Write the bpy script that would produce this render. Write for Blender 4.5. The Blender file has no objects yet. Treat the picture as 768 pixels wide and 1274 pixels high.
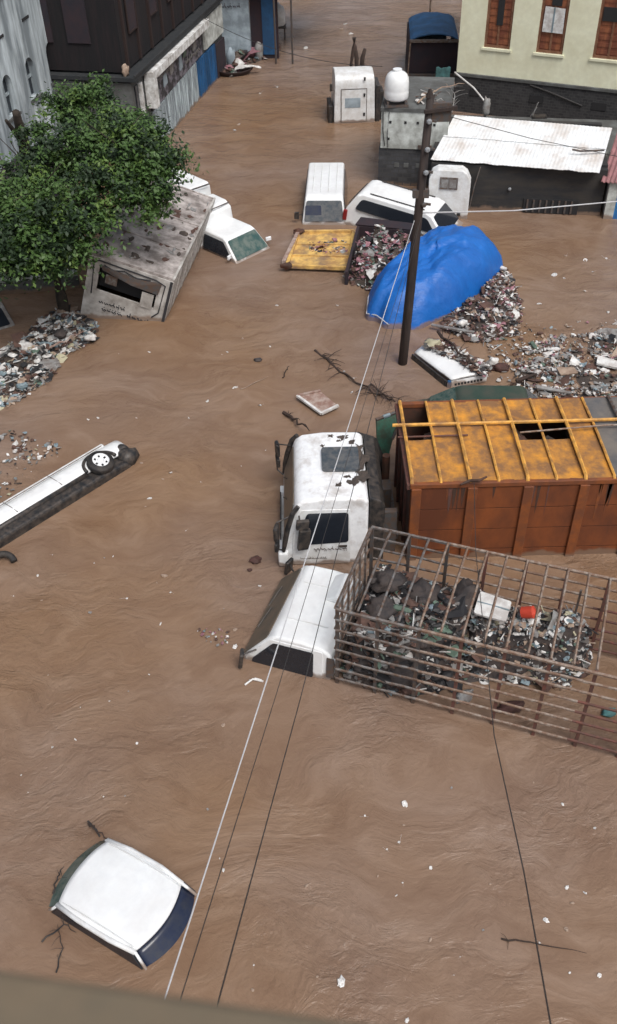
import bpy, bmesh, math, random
from mathutils import Vector, Matrix, Euler, noise
R = math.radians
scn = bpy.context.scene
C = scn.collection
# ------------------------------------------------------------------ camera model (used to find the real places of things)
F_PX, PITCH, HCAM, ROLL = 1150.0, R(41.5), 14.1, R(1.5)
cc, ss = math.cos(PITCH), math.sin(PITCH)
def at(px, py, z=0.0):
    dx, dy = (px-384)/F_PX, (py-637)/F_PX
    x = dx*math.cos(ROLL)-dy*math.sin(ROLL); y = dx*math.sin(ROLL)+dy*math.cos(ROLL)
    t = (HCAM-z)/(ss+y*cc)
    return Vector((x*t, t*(cc-y*ss), z))
cam = bpy.data.cameras.new('camera'); camo = bpy.data.objects.new('camera', cam); C.objects.link(camo)
camo.location = (0, 0, HCAM)
camo.rotation_euler = (Matrix.Rotation(R(90)-PITCH, 3, 'X') @ Matrix.Rotation(-ROLL, 3, 'Z')).to_euler()
cam.sensor_fit = 'VERTICAL'; cam.sensor_height = 24; cam.sensor_width = 24
cam.lens = 24*F_PX/1274.0; cam.clip_end = 2000; cam.clip_start = 0.05
cam.dof.use_dof = True; cam.dof.focus_distance = 19; cam.dof.aperture_fstop = 1.7   # the near ledge is soft
scn.camera = camo
# ------------------------------------------------------------------ materials
MATS = {}
def mat(name, col, rough=.6, dirt=None, amt=.5, scale=3.0, metal=0.0, bump=0.0, spec=.5, sharp=.12, stretch=(1,1,1), col2=None, coat=0, alpha=None, trans=0):
    """procedural surface: base colour with a fine tint variation and blotches of a second (dirt) colour"""
    m = bpy.data.materials.new(name); m.use_nodes = True; nt = m.node_tree; N = nt.nodes; L = nt.links
    b = N['Principled BSDF']; b.inputs['Roughness'].default_value = rough; b.inputs['Metallic'].default_value = metal
    b.inputs['Specular IOR Level'].default_value = spec
    if coat: b.inputs['Coat Weight'].default_value = coat; b.inputs['Coat Roughness'].default_value = .1
    tc = N.new('ShaderNodeTexCoord'); mp = N.new('ShaderNodeMapping'); mp.inputs['Scale'].default_value = stretch
    L.new(tc.outputs['Object'], mp.inputs['Vector'])
    n1 = N.new('ShaderNodeTexNoise'); n1.inputs['Scale'].default_value = scale; n1.inputs['Detail'].default_value = 6; n1.inputs['Roughness'].default_value = .65
    L.new(mp.outputs[0], n1.inputs['Vector'])
    n2 = N.new('ShaderNodeTexNoise'); n2.inputs['Scale'].default_value = scale*4.3; n2.inputs['Detail'].default_value = 4
    L.new(mp.outputs[0], n2.inputs['Vector'])
    var = N.new('ShaderNodeMixRGB'); var.inputs[1].default_value = tuple(c*.82 for c in col)+(1,)
    c2 = col2 or tuple(min(1, c*1.12) for c in col); var.inputs[2].default_value = tuple(c2)+(1,)
    L.new(n2.outputs['Fac'], var.inputs[0])
    last = var.outputs[0]
    if dirt:
        mr = N.new('ShaderNodeMapRange'); mr.inputs['From Min'].default_value = .62-amt*.35-sharp; mr.inputs['From Max'].default_value = .62-amt*.35+sharp
        L.new(n1.outputs['Fac'], mr.inputs['Value'])
        md = N.new('ShaderNodeMixRGB'); md.inputs[2].default_value = tuple(dirt)+(1,)
        inv = N.new('ShaderNodeMath'); inv.operation = 'MULTIPLY'; inv.inputs[1].default_value = .9
        L.new(mr.outputs[0], inv.inputs[0]); L.new(inv.outputs[0], md.inputs[0]); L.new(last, md.inputs[1]); last = md.outputs[0]
    if name in TIDE:
        ge = N.new('ShaderNodeNewGeometry'); sx = N.new('ShaderNodeSeparateXYZ'); L.new(ge.outputs['Position'], sx.inputs[0])
        nn = N.new('ShaderNodeTexNoise'); nn.inputs['Scale'].default_value = 2.3; nn.inputs['Detail'].default_value = 5; L.new(ge.outputs['Position'], nn.inputs['Vector'])
        k1 = N.new('ShaderNodeMath'); k1.operation = 'MULTIPLY_ADD'; k1.inputs[1].default_value = -.42; L.new(nn.outputs['Fac'], k1.inputs[0]); L.new(sx.outputs[2], k1.inputs[2])
        k2 = N.new('ShaderNodeMapRange'); k2.inputs['From Min'].default_value = -.06; k2.inputs['From Max'].default_value = -.14; k2.inputs['To Max'].default_value = .85; L.new(k1.outputs[0], k2.inputs['Value'])
        mt = N.new('ShaderNodeMixRGB'); mt.inputs[2].default_value = (.20,.135,.095,1); L.new(k2.outputs[0], mt.inputs[0]); L.new(last, mt.inputs[1]); last = mt.outputs[0]
    L.new(last, b.inputs['Base Color'])
    if bump:
        bp = N.new('ShaderNodeBump'); bp.inputs['Strength'].default_value = bump; bp.inputs['Distance'].default_value = .03
        L.new(n2.outputs['Fac'], bp.inputs['Height']); L.new(bp.outputs[0], b.inputs['Normal'])
    MATS[name] = m; return m
TIDE = ('white_paint','white_paint_dirty','roof_white_mud','box_side','orange_side','orange_rib','concrete_white','concrete_grey','wall_black','shutter','block_grey','blue_door','yellow_panel','tarp_blue','green_car','pale_blue')
MUD = (.16, .105, .075)
mat('white_paint', (.86,.89,.92), .32, (.66,.66,.66), .10, 1.4, sharp=.25, coat=.3)
mat('white_paint_dirty', (.80,.83,.85), .5, (.50,.48,.45), .22, 3.0, sharp=.2)
mat('white_plain', (.80,.82,.84), .6)
mat('roof_white_mud', (.86,.88,.91), .4, (.42,.38,.35), .05, 2.4, sharp=.12, coat=.2)
mat('box_roof', (.62,.57,.55), .8, (.13,.11,.10), .5, 1.6, sharp=.14, bump=.3)
mat('box_side', (.60,.59,.57), .7, (.22,.20,.18), .35, 1.8, sharp=.15)
mat('glass_dark', (.018,.022,.03), .12, spec=.6)
mat('glass_blue', (.012,.02,.05), .2, (.03,.035,.05), .3, 4)
mat('glass_grey', (.055,.07,.085), .22, (.13,.13,.13), .35, 5, spec=.3)
mat('glass_murky', (.085,.085,.075), .35, (.15,.12,.09), .5, 3, spec=.3)
mat('glass_green', (.035,.085,.08), .15, (.14,.17,.15), .35, 4)
mat('black_rubber', (.012,.012,.014), .7, (.05,.042,.036), .3, 6)
mat('black_plastic', (.015,.016,.018), .5, (.08,.065,.055), .3, 8)
mat('dark_gap', (.02,.02,.022), .9)
mat('steel_grey', (.22,.22,.22), .5, (.12,.07,.045), .4, 9, metal=.4)
mat('steel_light', (.34,.30,.26), .6, (.17,.095,.06), .5, 9, metal=.2)
mat('steel_dark', (.07,.075,.08), .6, (.10,.06,.04), .35, 9)
mat('rust_red', (.17,.06,.045), .8, (.09,.05,.04), .5, 9)
mat('orange_side', (.25,.072,.02), .62, (.10,.032,.016), .5, 1.3, sharp=.16, bump=.15, stretch=(1,1,.6))
mat('orange_rib', (.25,.075,.02), .62, (.14,.05,.025), .4, 3)
mat('yellow_roof', (.66,.29,.035), .65, (.19,.10,.05), .50, 2.6, sharp=.14, bump=.2)
mat('yellow_rib', (.74,.38,.07), .6, (.26,.13,.05), .3, 4)
mat('rust_dark', (.11,.04,.022), .8, (.05,.03,.022), .5, 3)
mat('tarp_dark', (.10,.10,.105), .8, (.17,.15,.13), .4, 1.5, bump=.3)
mat('mud', MUD, .75, (.09,.06,.045), .5, 2.5, bump=.6)
mat('sludge', (.10,.075,.06), .8, (.05,.04,.035), .5, 3.5, bump=.8)
mat('tarp_blue', (.008,.15,.54), .5, (.006,.095,.38), .45, .8, sharp=.2, bump=.35, stretch=(1,2.5,1))
for _n in MATS['tarp_blue'].node_tree.nodes:
    if _n.bl_idname == 'ShaderNodeBump': _n.inputs['Strength'].default_value = .45; _n.inputs['Distance'].default_value = .07
mat('yellow_panel', (.76,.50,.15), .7, (.34,.19,.08), .35, 3)
mat('blue_door', (.02,.12,.30), .6, (.015,.06,.14), .4, 2, stretch=(1,1,.3))
mat('blue_bright', (.03,.22,.55), .6, (.02,.12,.35), .4, 4)
mat('blue_canopy', (.02,.10,.24), .7, (.015,.06,.14), .45, 1.8)
mat('canvas_dark', (.02,.018,.026), .9, (.035,.02,.025), .4, 1.5)
mat('teal_cloth', (.08,.22,.23), .8, (.05,.12,.12), .4, 4)
mat('stone_white', (.62,.70,.74), .9, (.16,.19,.21), .44, .9, sharp=.12, bump=.5, stretch=(2.2,2.2,.35))
mat('stone_dark', (.06,.06,.062), .9, (.035,.035,.038), .5, 2.5, bump=.6)
mat('brown_wall', (.016,.010,.012), .85, (.006,.006,.008), .5, 1.6, stretch=(2.5,2.5,.3), bump=.3)
mat('brown_wood', (.024,.012,.012), .8, (.03,.018,.016), .5, 3, stretch=(3,3,.3))
mat('eave_dark', (.018,.022,.026), .8, (.03,.032,.034), .4, 3)
mat('fascia_white', (.78,.80,.80), .7, (.30,.28,.26), .3, 3)
mat('shutter', (.58,.68,.72), .6, (.12,.14,.16), .45, 3.2, stretch=(4,4,.25))
mat('sign_dark', (.035,.035,.04), .7, (.22,.21,.25), .28, 2.2, sharp=.06, stretch=(1,1,1.4))
mat('cream_wall', (.82,.83,.64), .85, (.64,.62,.44), .25, 1.2, bump=.15, sharp=.22)
mat('shutter_brown', (.30,.105,.045), .65, (.15,.045,.025), .45, 2.5, stretch=(2,2,.5))
mat('shutter_frame', (.24,.12,.07), .65, (.14,.06,.03), .4, 4)
mat('concrete_grey', (.14,.15,.15), .9, (.07,.07,.068), .5, 1.3, bump=.3)
mat('concrete_white', (.62,.66,.64), .85, (.26,.27,.25), .4, 1.8, bump=.2)
mat('block_grey', (.085,.09,.10), .9, (.05,.052,.055), .5, 2, bump=.4)
mat('sheet_white', (.80,.83,.85), .6, (.55,.50,.46), .16, 1.1, sharp=.10, stretch=(1,.7,1))
mat('sheet_pink', (.34,.16,.17), .7, (.20,.10,.10), .4, 2)
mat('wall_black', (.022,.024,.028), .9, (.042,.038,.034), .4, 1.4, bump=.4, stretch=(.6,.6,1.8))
mat('pale_blue', (.38,.46,.52), .8, (.18,.22,.25), .4, 1.5)
mat('pink_cloth', (.35,.17,.22), .8, (.16,.08,.10), .4, 3)
mat('ink', (.03,.03,.035), .8)
mat('pole_wood', (.010,.009,.011), .8, (.05,.035,.03), .5, 2, stretch=(3,3,.3), bump=.4)
mat('insulator', (.26,.28,.30), .5)
mat('wire_pale', (.55,.56,.58), .5)
mat('wire_dark', (.035,.033,.033), .6)
mat('wood_branch', (.06,.035,.028), .9, (.03,.02,.015), .5, 6)
mat('wood_board', (.45,.38,.34), .8, (.22,.12,.09), .42, 4)
mat('bark', (.05,.038,.03), .95, (.025,.02,.016), .5, 5, bump=.8)
mat('leaf_a', (.040,.090,.020), .6, col2=(.068,.13,.028))
mat('leaf_b', (.010,.026,.009), .65, col2=(.018,.042,.012))
mat('leaf_c', (.075,.14,.028), .55, col2=(.12,.19,.04))
mat('green_car', (.025,.055,.04), .4, (.06,.065,.05), .4, 2)
mat('green_panel', (.04,.16,.11), .5, (.06,.07,.05), .4, 4)
mat('ledge', (.17,.125,.08), .9, (.12,.10,.07), .4, 3, bump=.2)
mat('red_plastic', (.55,.06,.03), .5)
mat('sack_dark', (.035,.033,.036), .8, (.07,.055,.05), .45, 4, bump=.5)
mat('sack_brown', (.085,.035,.03), .8, (.05,.025,.02), .4, 5)
mat('t_white', (.74,.75,.74), .5, (.45,.42,.40), .35, 5)
mat('t_grey', (.30,.31,.31), .6, (.16,.14,.13), .4, 5)
mat('t_blue', (.22,.29,.33), .55, (.15,.2,.22), .3, 5)
mat('t_pink', (.34,.17,.20), .6, (.22,.10,.12), .4, 5)
mat('t_green', (.13,.20,.16), .6, (.08,.12,.09), .4, 5)
mat('t_tan', (.40,.31,.24), .7, (.22,.15,.11), .4, 5)
mat('t_brown', (.13,.07,.055), .8, (.07,.04,.03), .4, 5)
mat('t_black', (.025,.025,.028), .6)
mat('t_yellow', (.42,.39,.27), .6)
mat('headlamp', (.55,.58,.6), .15, spec=.8)
mat('tail_red', (.25,.02,.02), .3)

# corrugated variants: bump from a wave
def add_wave(name, axis, scale, strength=.5, dist=.04):
    m = MATS[name]; nt = m.node_tree; N = nt.nodes; L = nt.links; b = N['Principled BSDF']
    tc = N.new('ShaderNodeTexCoord'); w = N.new('ShaderNodeTexWave'); w.bands_direction = axis; w.inputs['Scale'].default_value = scale
    L.new(tc.outputs['Object'], w.inputs['Vector'])
    bp = N.new('ShaderNodeBump'); bp.inputs['Strength'].default_value = strength; bp.inputs['Distance'].default_value = dist
    L.new(w.outputs['Fac'], bp.inputs['Height']); L.new(bp.outputs[0], b.inputs['Normal'])
add_wave('shutter', 'Y', 1.2, .6)
# masonry for the stone base, the block wall: brick bump and joint colour
def add_brick(name, joint, scale, rot=(R(90),0,0)):
    m = MATS[name]; nt = m.node_tree; N = nt.nodes; L = nt.links; b = N['Principled BSDF']
    src = b.inputs['Base Color'].links[0].from_socket
    tc = N.new('ShaderNodeTexCoord'); mp = N.new('ShaderNodeMapping'); mp.inputs['Rotation'].default_value = rot
    L.new(tc.outputs['Object'], mp.inputs['Vector'])
    br = N.new('ShaderNodeTexBrick'); br.inputs['Scale'].default_value = scale; br.inputs['Mortar Size'].default_value = .03
    L.new(mp.outputs[0], br.inputs['Vector'])
    br.inputs['Mortar'].default_value = tuple(joint)+(1,)
    L.new(src, br.inputs['Color1'])
    g = N.new('ShaderNodeMixRGB'); g.blend_type = 'MULTIPLY'; g.inputs[0].default_value = 1; g.inputs[2].default_value = (.6,.6,.62,1); L.new(src, g.inputs[1]); L.new(g.outputs[0], br.inputs['Color2'])
    L.new(br.outputs[0], b.inputs['Base Color'])
add_brick('stone_dark', (.05,.05,.05), 2.2)
add_brick('block_grey', (.05,.05,.052), 1.6)

# water
def water_mat():
    m = bpy.data.materials.new('flood_water'); m.use_nodes = True; nt = m.node_tree; N = nt.nodes; L = nt.links
    b = N['Principled BSDF']; b.inputs['Roughness'].default_value = .12; b.inputs['IOR'].default_value = 1.33; b.inputs['Specular IOR Level'].default_value = .5
    tc = N.new('ShaderNodeTexCoord')
    def noise_(vec, sc, det=5, rough=.55, dist=0):
        n = N.new('ShaderNodeTexNoise'); n.inputs['Scale'].default_value = sc; n.inputs['Detail'].default_value = det; n.inputs['Roughness'].default_value = rough; n.inputs['Distortion'].default_value = dist
        L.new(vec, n.inputs['Vector']); return n
    # large warp gives curling flow lines
    wn = noise_(tc.outputs['Object'], .35, 3, .5)
    vs = N.new('ShaderNodeVectorMath'); vs.operation = 'SUBTRACT'; vs.inputs[1].default_value = (.5,.5,.5); L.new(wn.outputs['Color'], vs.inputs[0])
    sc = N.new('ShaderNodeVectorMath'); sc.operation = 'SCALE'; sc.inputs['Scale'].default_value = 3.2; L.new(vs.outputs[0], sc.inputs[0])
    ad = N.new('ShaderNodeVectorMath'); ad.operation = 'ADD'; L.new(tc.outputs['Object'], ad.inputs[0]); L.new(sc.outputs[0], ad.inputs[1])
    mp = N.new('ShaderNodeMapping'); mp.inputs['Scale'].default_value = (.55, 1.5, 1); mp.inputs['Rotation'].default_value = (0,0,R(35)); L.new(ad.outputs[0], mp.inputs['Vector'])
    silt = noise_(mp.outputs[0], .8, 7, .62, .8)
    big = noise_(tc.outputs['Object'], .13, 3, .5)
    fine = noise_(mp.outputs[0], 3.6, 4, .55, .3)
    r1 = N.new('ShaderNodeValToRGB'); e = r1.color_ramp.elements
    e[0].position = .30; e[0].color = (.190,.124,.084,1); e[1].position = .72; e[1].color = (.275,.200,.148,1)
    k = r1.color_ramp.elements.new(.5); k.color = (.228,.157,.110,1)
    L.new(silt.outputs['Fac'], r1.inputs[0])
    r2 = N.new('ShaderNodeValToRGB'); e = r2.color_ramp.elements
    e[0].position = .38; e[0].color = (.96,.86,.74,1); e[1].position = .64; e[1].color = (.98,1.0,1.10,1)
    L.new(big.outputs['Fac'], r2.inputs[0])
    mx = N.new('ShaderNodeMixRGB'); mx.blend_type = 'MULTIPLY'; mx.inputs[0].default_value = 1; L.new(r1.outputs[0], mx.inputs[1]); L.new(r2.outputs[0], mx.inputs[2])
    # thin dark swirl lines of silt
    rd = N.new('ShaderNodeMapRange'); rd.inputs['From Min'].default_value = .02; rd.inputs['From Max'].default_value = 0.0
    ab = N.new('ShaderNodeMath'); ab.operation = 'SUBTRACT'; ab.inputs[1].default_value = .5; L.new(silt.outputs['Fac'], ab.inputs[0])
    ab2 = N.new('ShaderNodeMath'); ab2.operation = 'ABSOLUTE'; L.new(ab.outputs[0], ab2.inputs[0]); L.new(ab2.outputs[0], rd.inputs['Value'])
    gate = N.new('ShaderNodeMapRange'); gate.inputs['From Min'].default_value = .52; gate.inputs['From Max'].default_value = .66; gate.inputs['To Max'].default_value = .38
    gn = noise_(tc.outputs['Object'], .55, 3, .5); L.new(gn.outputs['Fac'], gate.inputs['Value'])
    ml = N.new('ShaderNodeMath'); ml.operation = 'MULTIPLY'; L.new(rd.outputs[0], ml.inputs[0]); L.new(gate.outputs[0], ml.inputs[1])
    mx2 = N.new('ShaderNodeMixRGB'); mx2.inputs[2].default_value = (.11,.062,.042,1); L.new(ml.outputs[0], mx2.inputs[0]); L.new(mx.outputs[0], mx2.inputs[1])
    L.new(mx2.outputs[0], b.inputs['Base Color'])
    b1 = N.new('ShaderNodeBump'); swell = noise_(mp.outputs[0], .9, 3, .5, .5)
    b1.inputs['Strength'].default_value = .5; b1.inputs['Distance'].default_value = .12; L.new(swell.outputs['Fac'], b1.inputs['Height'])
    b2 = N.new('ShaderNodeBump'); b2.inputs['Strength'].default_value = .5; b2.inputs['Distance'].default_value = .03; L.new(fine.outputs['Fac'], b2.inputs['Height']); L.new(b1.outputs[0], b2.inputs['Normal'])
    chop = noise_(tc.outputs['Object'], 7.0, 4, .6, .2)
    b3 = N.new('ShaderNodeBump'); b3.inputs['Distance'].default_value = .03; L.new(chop.outputs['Fac'], b3.inputs['Height']); L.new(b2.outputs[0], b3.inputs['Normal']); b2 = b3
    calm = noise_(tc.outputs['Object'], .28, 3, .5); cm = N.new('ShaderNodeMapRange'); cm.inputs['From Min'].default_value = .38; cm.inputs['From Max'].default_value = .6; cm.inputs['To Min'].default_value = .25; cm.inputs['To Max'].default_value = 1.0
    L.new(calm.outputs['Fac'], cm.inputs['Value']); L.new(cm.outputs[0], b3.inputs['Strength'])
    mid_ = noise_(mp.outputs[0], 1.9, 5, .7, 1.4); b4 = N.new('ShaderNodeBump'); b4.inputs['Distance'].default_value = .05; L.new(mid_.outputs['Fac'], b4.inputs['Height']); L.new(cm.outputs[0], b4.inputs['Strength']); L.new(b3.outputs[0], b4.inputs['Normal']); b2 = b4
    L.new(b2.outputs[0], b.inputs['Normal'])
    MATS['flood_water'] = m
water_mat()

# ------------------------------------------------------------------ mesh collector
class MB:
    def __init__(s): s.v = []; s.f = []; s.m = []; s.mats = []
    def mi(s, name):
        if name not in s.mats: s.mats.append(name)
        return s.mats.index(name)
    def add(s, vs, fs, m):
        o = len(s.v); k = s.mi(m); s.v += [tuple(v) for v in vs]
        for f in fs: s.f.append(tuple(i+o for i in f)); s.m.append(k)
        return s
    def box(s, c, d, m, rot=None):
        x, y, z = d[0]/2, d[1]/2, d[2]/2
        vs = [Vector(p) for p in ((-x,-y,-z),(x,-y,-z),(x,y,-z),(-x,y,-z),(-x,-y,z),(x,-y,z),(x,y,z),(-x,y,z))]
        if rot is not None:
            if not isinstance(rot, Matrix): rot = Euler(rot).to_matrix()
            vs = [rot @ v for v in vs]
        c = Vector(c)
        return s.add([v+c for v in vs], [(0,3,2,1),(4,5,6,7),(0,1,5,4),(1,2,6,5),(2,3,7,6),(3,0,4,7)], m)
    def bb(s, a, b, m):
        a = Vector(a); b = Vector(b); return s.box((a+b)/2, [abs(q) for q in (b-a)], m)
    def tube(s, pts, r, m, n=6, cap=True):
        pts = [Vector(p) for p in pts]; rs = r if isinstance(r, (list, tuple)) else [r]*len(pts)
        vs = []; 
        for i, p in enumerate(pts):
            t = (pts[min(i+1, len(pts)-1)]-pts[max(i-1, 0)]).normalized()
            a = t.cross(Vector((0,0,1)));
            if a.length < .05: a = t.cross(Vector((1,0,0)))
            a.normalize(); b = t.cross(a)
            for k in range(n):
                w = 2*math.pi*k/n + math.pi/n
                vs.append(p+(a*math.cos(w)+b*math.sin(w))*rs[i])
        fs = []
        for i in range(len(pts)-1):
            for k in range(n):
                fs.append((i*n+k, i*n+(k+1)%n, (i+1)*n+(k+1)%n, (i+1)*n+k))
        if cap: fs.append(tuple(range(n))[::-1]); fs.append(tuple((len(pts)-1)*n+k for k in range(n)))
        return s.add(vs, fs, m)
    def bar(s, p, q, w, h, m):           # rectangular bar from p to q
        p = Vector(p); q = Vector(q); t = (q-p).normalized(); a = t.cross(Vector((0,0,1)))
        if a.length < .05: a = t.cross(Vector((0,1,0)))
        a.normalize(); b = a.cross(t)
        vs = [e+a*i*w/2+b*j*h/2 for e in (p, q) for i, j in ((-1,-1),(1,-1),(1,1),(-1,1))]
        return s.add(vs, [(0,1,2,3),(7,6,5,4),(0,4,5,1),(1,5,6,2),(2,6,7,3),(3,7,4,0)], m)
    def plate(s, pts, th, m, rnd=0):      # a flat polygon given thickness (centred), corners optionally rounded
        pts = [Vector(p) for p in pts]
        if rnd:
            q = []
            n = len(pts)
            for i, p in enumerate(pts):
                a = pts[i-1]-p; b = pts[(i+1) % n]-p
                ra = min(rnd, a.length*.45); rb = min(rnd, b.length*.45)
                A = p+a.normalized()*ra; B = p+b.normalized()*rb
                for k in range(4):
                    t = k/3; q.append(A*(1-t)**2+p*2*t*(1-t)+B*t*t)
            pts = q
        n = len(pts); nrm = Vector((0,0,0))
        for i in range(n): nrm += (pts[i]).cross(pts[(i+1) % n])
        nrm.normalize()
        vs = [p+nrm*th/2 for p in pts]+[p-nrm*th/2 for p in pts]
        fs = [tuple(range(n)), tuple(range(2*n-1, n-1, -1))]+[(i, i+n, (i+1) % n+n, (i+1) % n) for i in range(n)]
        return s.add(vs, fs, m)
    def shell(s, prof, hw, m):            # closed side profile (y,z) spread across x; hw(z) = half width
        n = len(prof)
        vs = [(-hw(z), y, z) for y, z in prof]+[(hw(z), y, z) for y, z in prof]
        fs = [tuple(range(n)), tuple(range(2*n-1, n-1, -1))]+[(i, i+n, (i+1) % n+n, (i+1) % n) for i in range(n)]
        return s.add(vs, fs, m)
    def blob(s, c, r, m, seed=0, amp=.25, nu=9, nv=6, rot=0):
        c = Vector(c); vs = []; rz = Matrix.Rotation(rot, 3, 'Z')
        for j in range(nv+1):
            for i in range(nu):
                a = 2*math.pi*i/nu; b = math.pi*j/nv-math.pi/2
                d = Vector((math.cos(a)*math.cos(b), math.sin(a)*math.cos(b), math.sin(b)))
                k = 1+amp*noise.noise(d*1.7+Vector((seed*3.1, seed*1.7, 0)))*2
                vs.append(c+rz @ Vector((d.x*r[0]*k, d.y*r[1]*k, d.z*r[2]*k)))
        fs = [(j*nu+i, j*nu+(i+1) % nu, (j+1)*nu+(i+1) % nu, (j+1)*nu+i) for j in range(nv) for i in range(nu)]
        return s.add(vs, fs, m)
    def grid(s, fn, nu, nv, m, th=0):
        vs = [Vector(fn(i/nu, j/nv)) for j in range(nv+1) for i in range(nu+1)]
        W = nu+1
        fs = [(j*W+i, j*W+i+1, (j+1)*W+i+1, (j+1)*W+i) for j in range(nv) for i in range(nu)]
        if th:
            o = len(vs); vs += [v-Vector((0,0,th)) for v in vs[:o]]
            fs += [tuple(reversed([k+o for k in f])) for f in fs[:nu*nv]]
            rim = [i for i in range(W)]+[j*W+nu for j in range(1, nv+1)]+[nv*W+i for i in range(nu-1, -1, -1)]+[j*W for j in range(nv-1, 0, -1)]
            for a, b in zip(rim, rim[1:]+rim[:1]): fs.append((a, a+o, b+o, b))
        return s.add(vs, fs, m)
    def build(s, name, parent=None, smooth=False, bevel=0, seg=2, label=None):
        me = bpy.data.meshes.new(name); me.from_pydata(s.v, [], s.f)
        for n in s.mats: me.materials.append(MATS[n])
        me.polygons.foreach_set('material_index', s.m)
        me.update()
        bm = bmesh.new(); bm.from_mesh(me); bmesh.ops.recalc_face_normals(bm, faces=bm.faces); bm.to_mesh(me); bm.free()
        if smooth: me.polygons.foreach_set('use_smooth', [True]*len(me.polygons))
        o = bpy.data.objects.new(name, me); C.objects.link(o)
        if parent: o.parent = parent
        if bevel:
            b = o.modifiers.new('bevel', 'BEVEL'); b.width = bevel; b.segments = seg; b.limit_method = 'ANGLE'; b.angle_limit = R(28)
            if smooth:
                w = o.modifiers.new('wn', 'WEIGHTED_NORMAL')
        if label: o['label'] = label
        return o
def tag(o, label=None, cat=None, group=None, kind=None):
    if label: o['label'] = label
    if cat: o['category'] = cat
    if group: o['group'] = group
    if kind: o['kind'] = kind
    return o
def thing(name, label, cat, loc=(0,0,0), rot=(0,0,0), group=None):
    o = bpy.data.objects.new(name, None); C.objects.link(o); o.location = loc
    o.rotation_euler = rot if isinstance(rot, (tuple, Euler)) else (0,0,rot)
    o.empty_display_size = .2
    return tag(o, label, cat, group)
def mtx(o): return Matrix.LocRotScale(o.location, o.rotation_euler, None)
def loc_of(o, p): return mtx(o).inverted() @ Vector(p)
def hdg(fx, fy): return math.atan2(-fx, fy)
def outline(pts, th, m):                 # closed strip frame helper (bars around a polygon)
    b = MB()
    for i in range(len(pts)): b.bar(pts[i], pts[(i+1) % len(pts)], th, th, m)
    return b
rnd = random.Random(7)

# ------------------------------------------------------------------ setting: water and the drowned ground
b = MB(); b.add([(-600,-200,0),(600,-200,0),(600,1500,0),(-600,1500,0)], [(0,1,2,3)], 'flood_water')
tag(b.build('water'), 'muddy brown flood water filling the street', kind='structure')
b = MB(); b.add([(-600,-200,-1.6),(600,-200,-1.6),(600,1500,-1.6),(-600,1500,-1.6)], [(0,1,2,3)], 'mud')
tag(b.build('ground'), 'drowned street bed under the flood', kind='structure')

# ------------------------------------------------------------------ scribbled lettering (illegible script in the photograph)
def scribble(b, o, u, v, w, h, seed, m='ink', th=.012):
    """a row of looping joined strokes with dots, u along the row, v up"""
    r = random.Random(seed); o = Vector(o); u = Vector(u).normalized(); v = Vector(v).normalized()
    x = 0
    while x < w:
        L_ = r.uniform(.18, .34)*h*4; k = 7; pts = []
        for i in range(k):
            pts.append(o+u*(x+L_*i/(k-1))+v*h*(.25+.35*math.sin(i*1.7+r.random()*1.5)*r.uniform(.4,1)))
        b.tube(pts, th, m, 4)
        for _ in range(r.randint(0, 2)):
            c = o+u*(x+r.random()*L_)+v*h*r.choice((-.25, .9)); b.tube([c, c+u*th*1.6], th*.9, m, 4)
        if r.random() < .4: c = o+u*(x+L_*.8); b.tube([c+v*h*.3, c+v*h*1.0], th*.9, m, 4)
        x += L_+h*.28
# ------------------------------------------------------------------ vehicle helpers (local frame: x right, y forward, z up)
def hwf(z0, w0, z1, w1):
    return lambda z: w0 if z <= z0 else w1 if z >= z1 else w0+(w1-w0)*(z-z0)/(z1-z0)
def side_plate(b, side, hw, pts, th, m, rndc=.04, proud=.004):
    b.plate([(side*(hw(z)+proud), y, z) for y, z in pts], th, m, rndc)
def front_plate(b, y0, z0, y1, z1, w0, w1, th, m, rndc=.05, off=.01, xc=0):
    """plate across the width between (y0,z0) and (y1,z1), pushed out along its own normal"""
    d = Vector((0, y1-y0, z1-z0)).normalized(); n = Vector((0, d.z, -d.y)); n = n if n.z >= 0 else -n
    q = n*off
    b.plate([Vector((-w0+xc, y0, z0))+q, Vector((w0+xc, y0, z0))+q, Vector((w1+xc, y1, z1))+q, Vector((-w1+xc, y1, z1))+q], th, m, rndc)
def wheel(name, parent, c, r, w, axis='x', tyre='black_rubber', rim='white_plain'):
    # c centre, wheel axis along x, outer face at +x side
    c = Vector(c); n = 24
    prof = [(0, r*.62), (.02, r*.66), (.03, r*.93), (w*.3, r), (w*.75, r), (w, r*.9), (w, r*.3)]
    vs = []; fs = []
    for x, rr in prof:
        for k in range(n):
            a = 2*math.pi*k/n; vs.append(c+Vector((-x, math.cos(a)*rr, math.sin(a)*rr)))
    for i in range(len(prof)-1):
        for k in range(n): fs.append((i*n+k, i*n+(k+1) % n, (i+1)*n+(k+1) % n, (i+1)*n+k))
    t = MB(); t.add(vs, fs, tyre); t = t.build(name, parent, smooth=True)
    rb = MB(); vs = []; fs = []
    prof = [(.0, r*.62), (.04, r*.55), (.05, r*.28), (.0, r*.2), (-.02, r*.12), (-.02, .001)]
    for x, rr in prof:
        for k in range(n):
            a = 2*math.pi*k/n; vs.append(c+Vector((-x, math.cos(a)*rr, math.sin(a)*rr)))
    for i in range(len(prof)-1):
        for k in range(n): fs.append((i*n+k, i*n+(k+1) % n, (i+1)*n+(k+1) % n, (i+1)*n+k))
    rb.add(vs, fs, rim)
    for k in range(6):
        a = 2*math.pi*k/6; p = c+Vector((-.035, math.cos(a)*r*.42, math.sin(a)*r*.42)); rb.box(p, (.03, .045, .045), 'dark_gap', (a,0,0))
    rb.build('rim', t)
    return t

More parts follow.
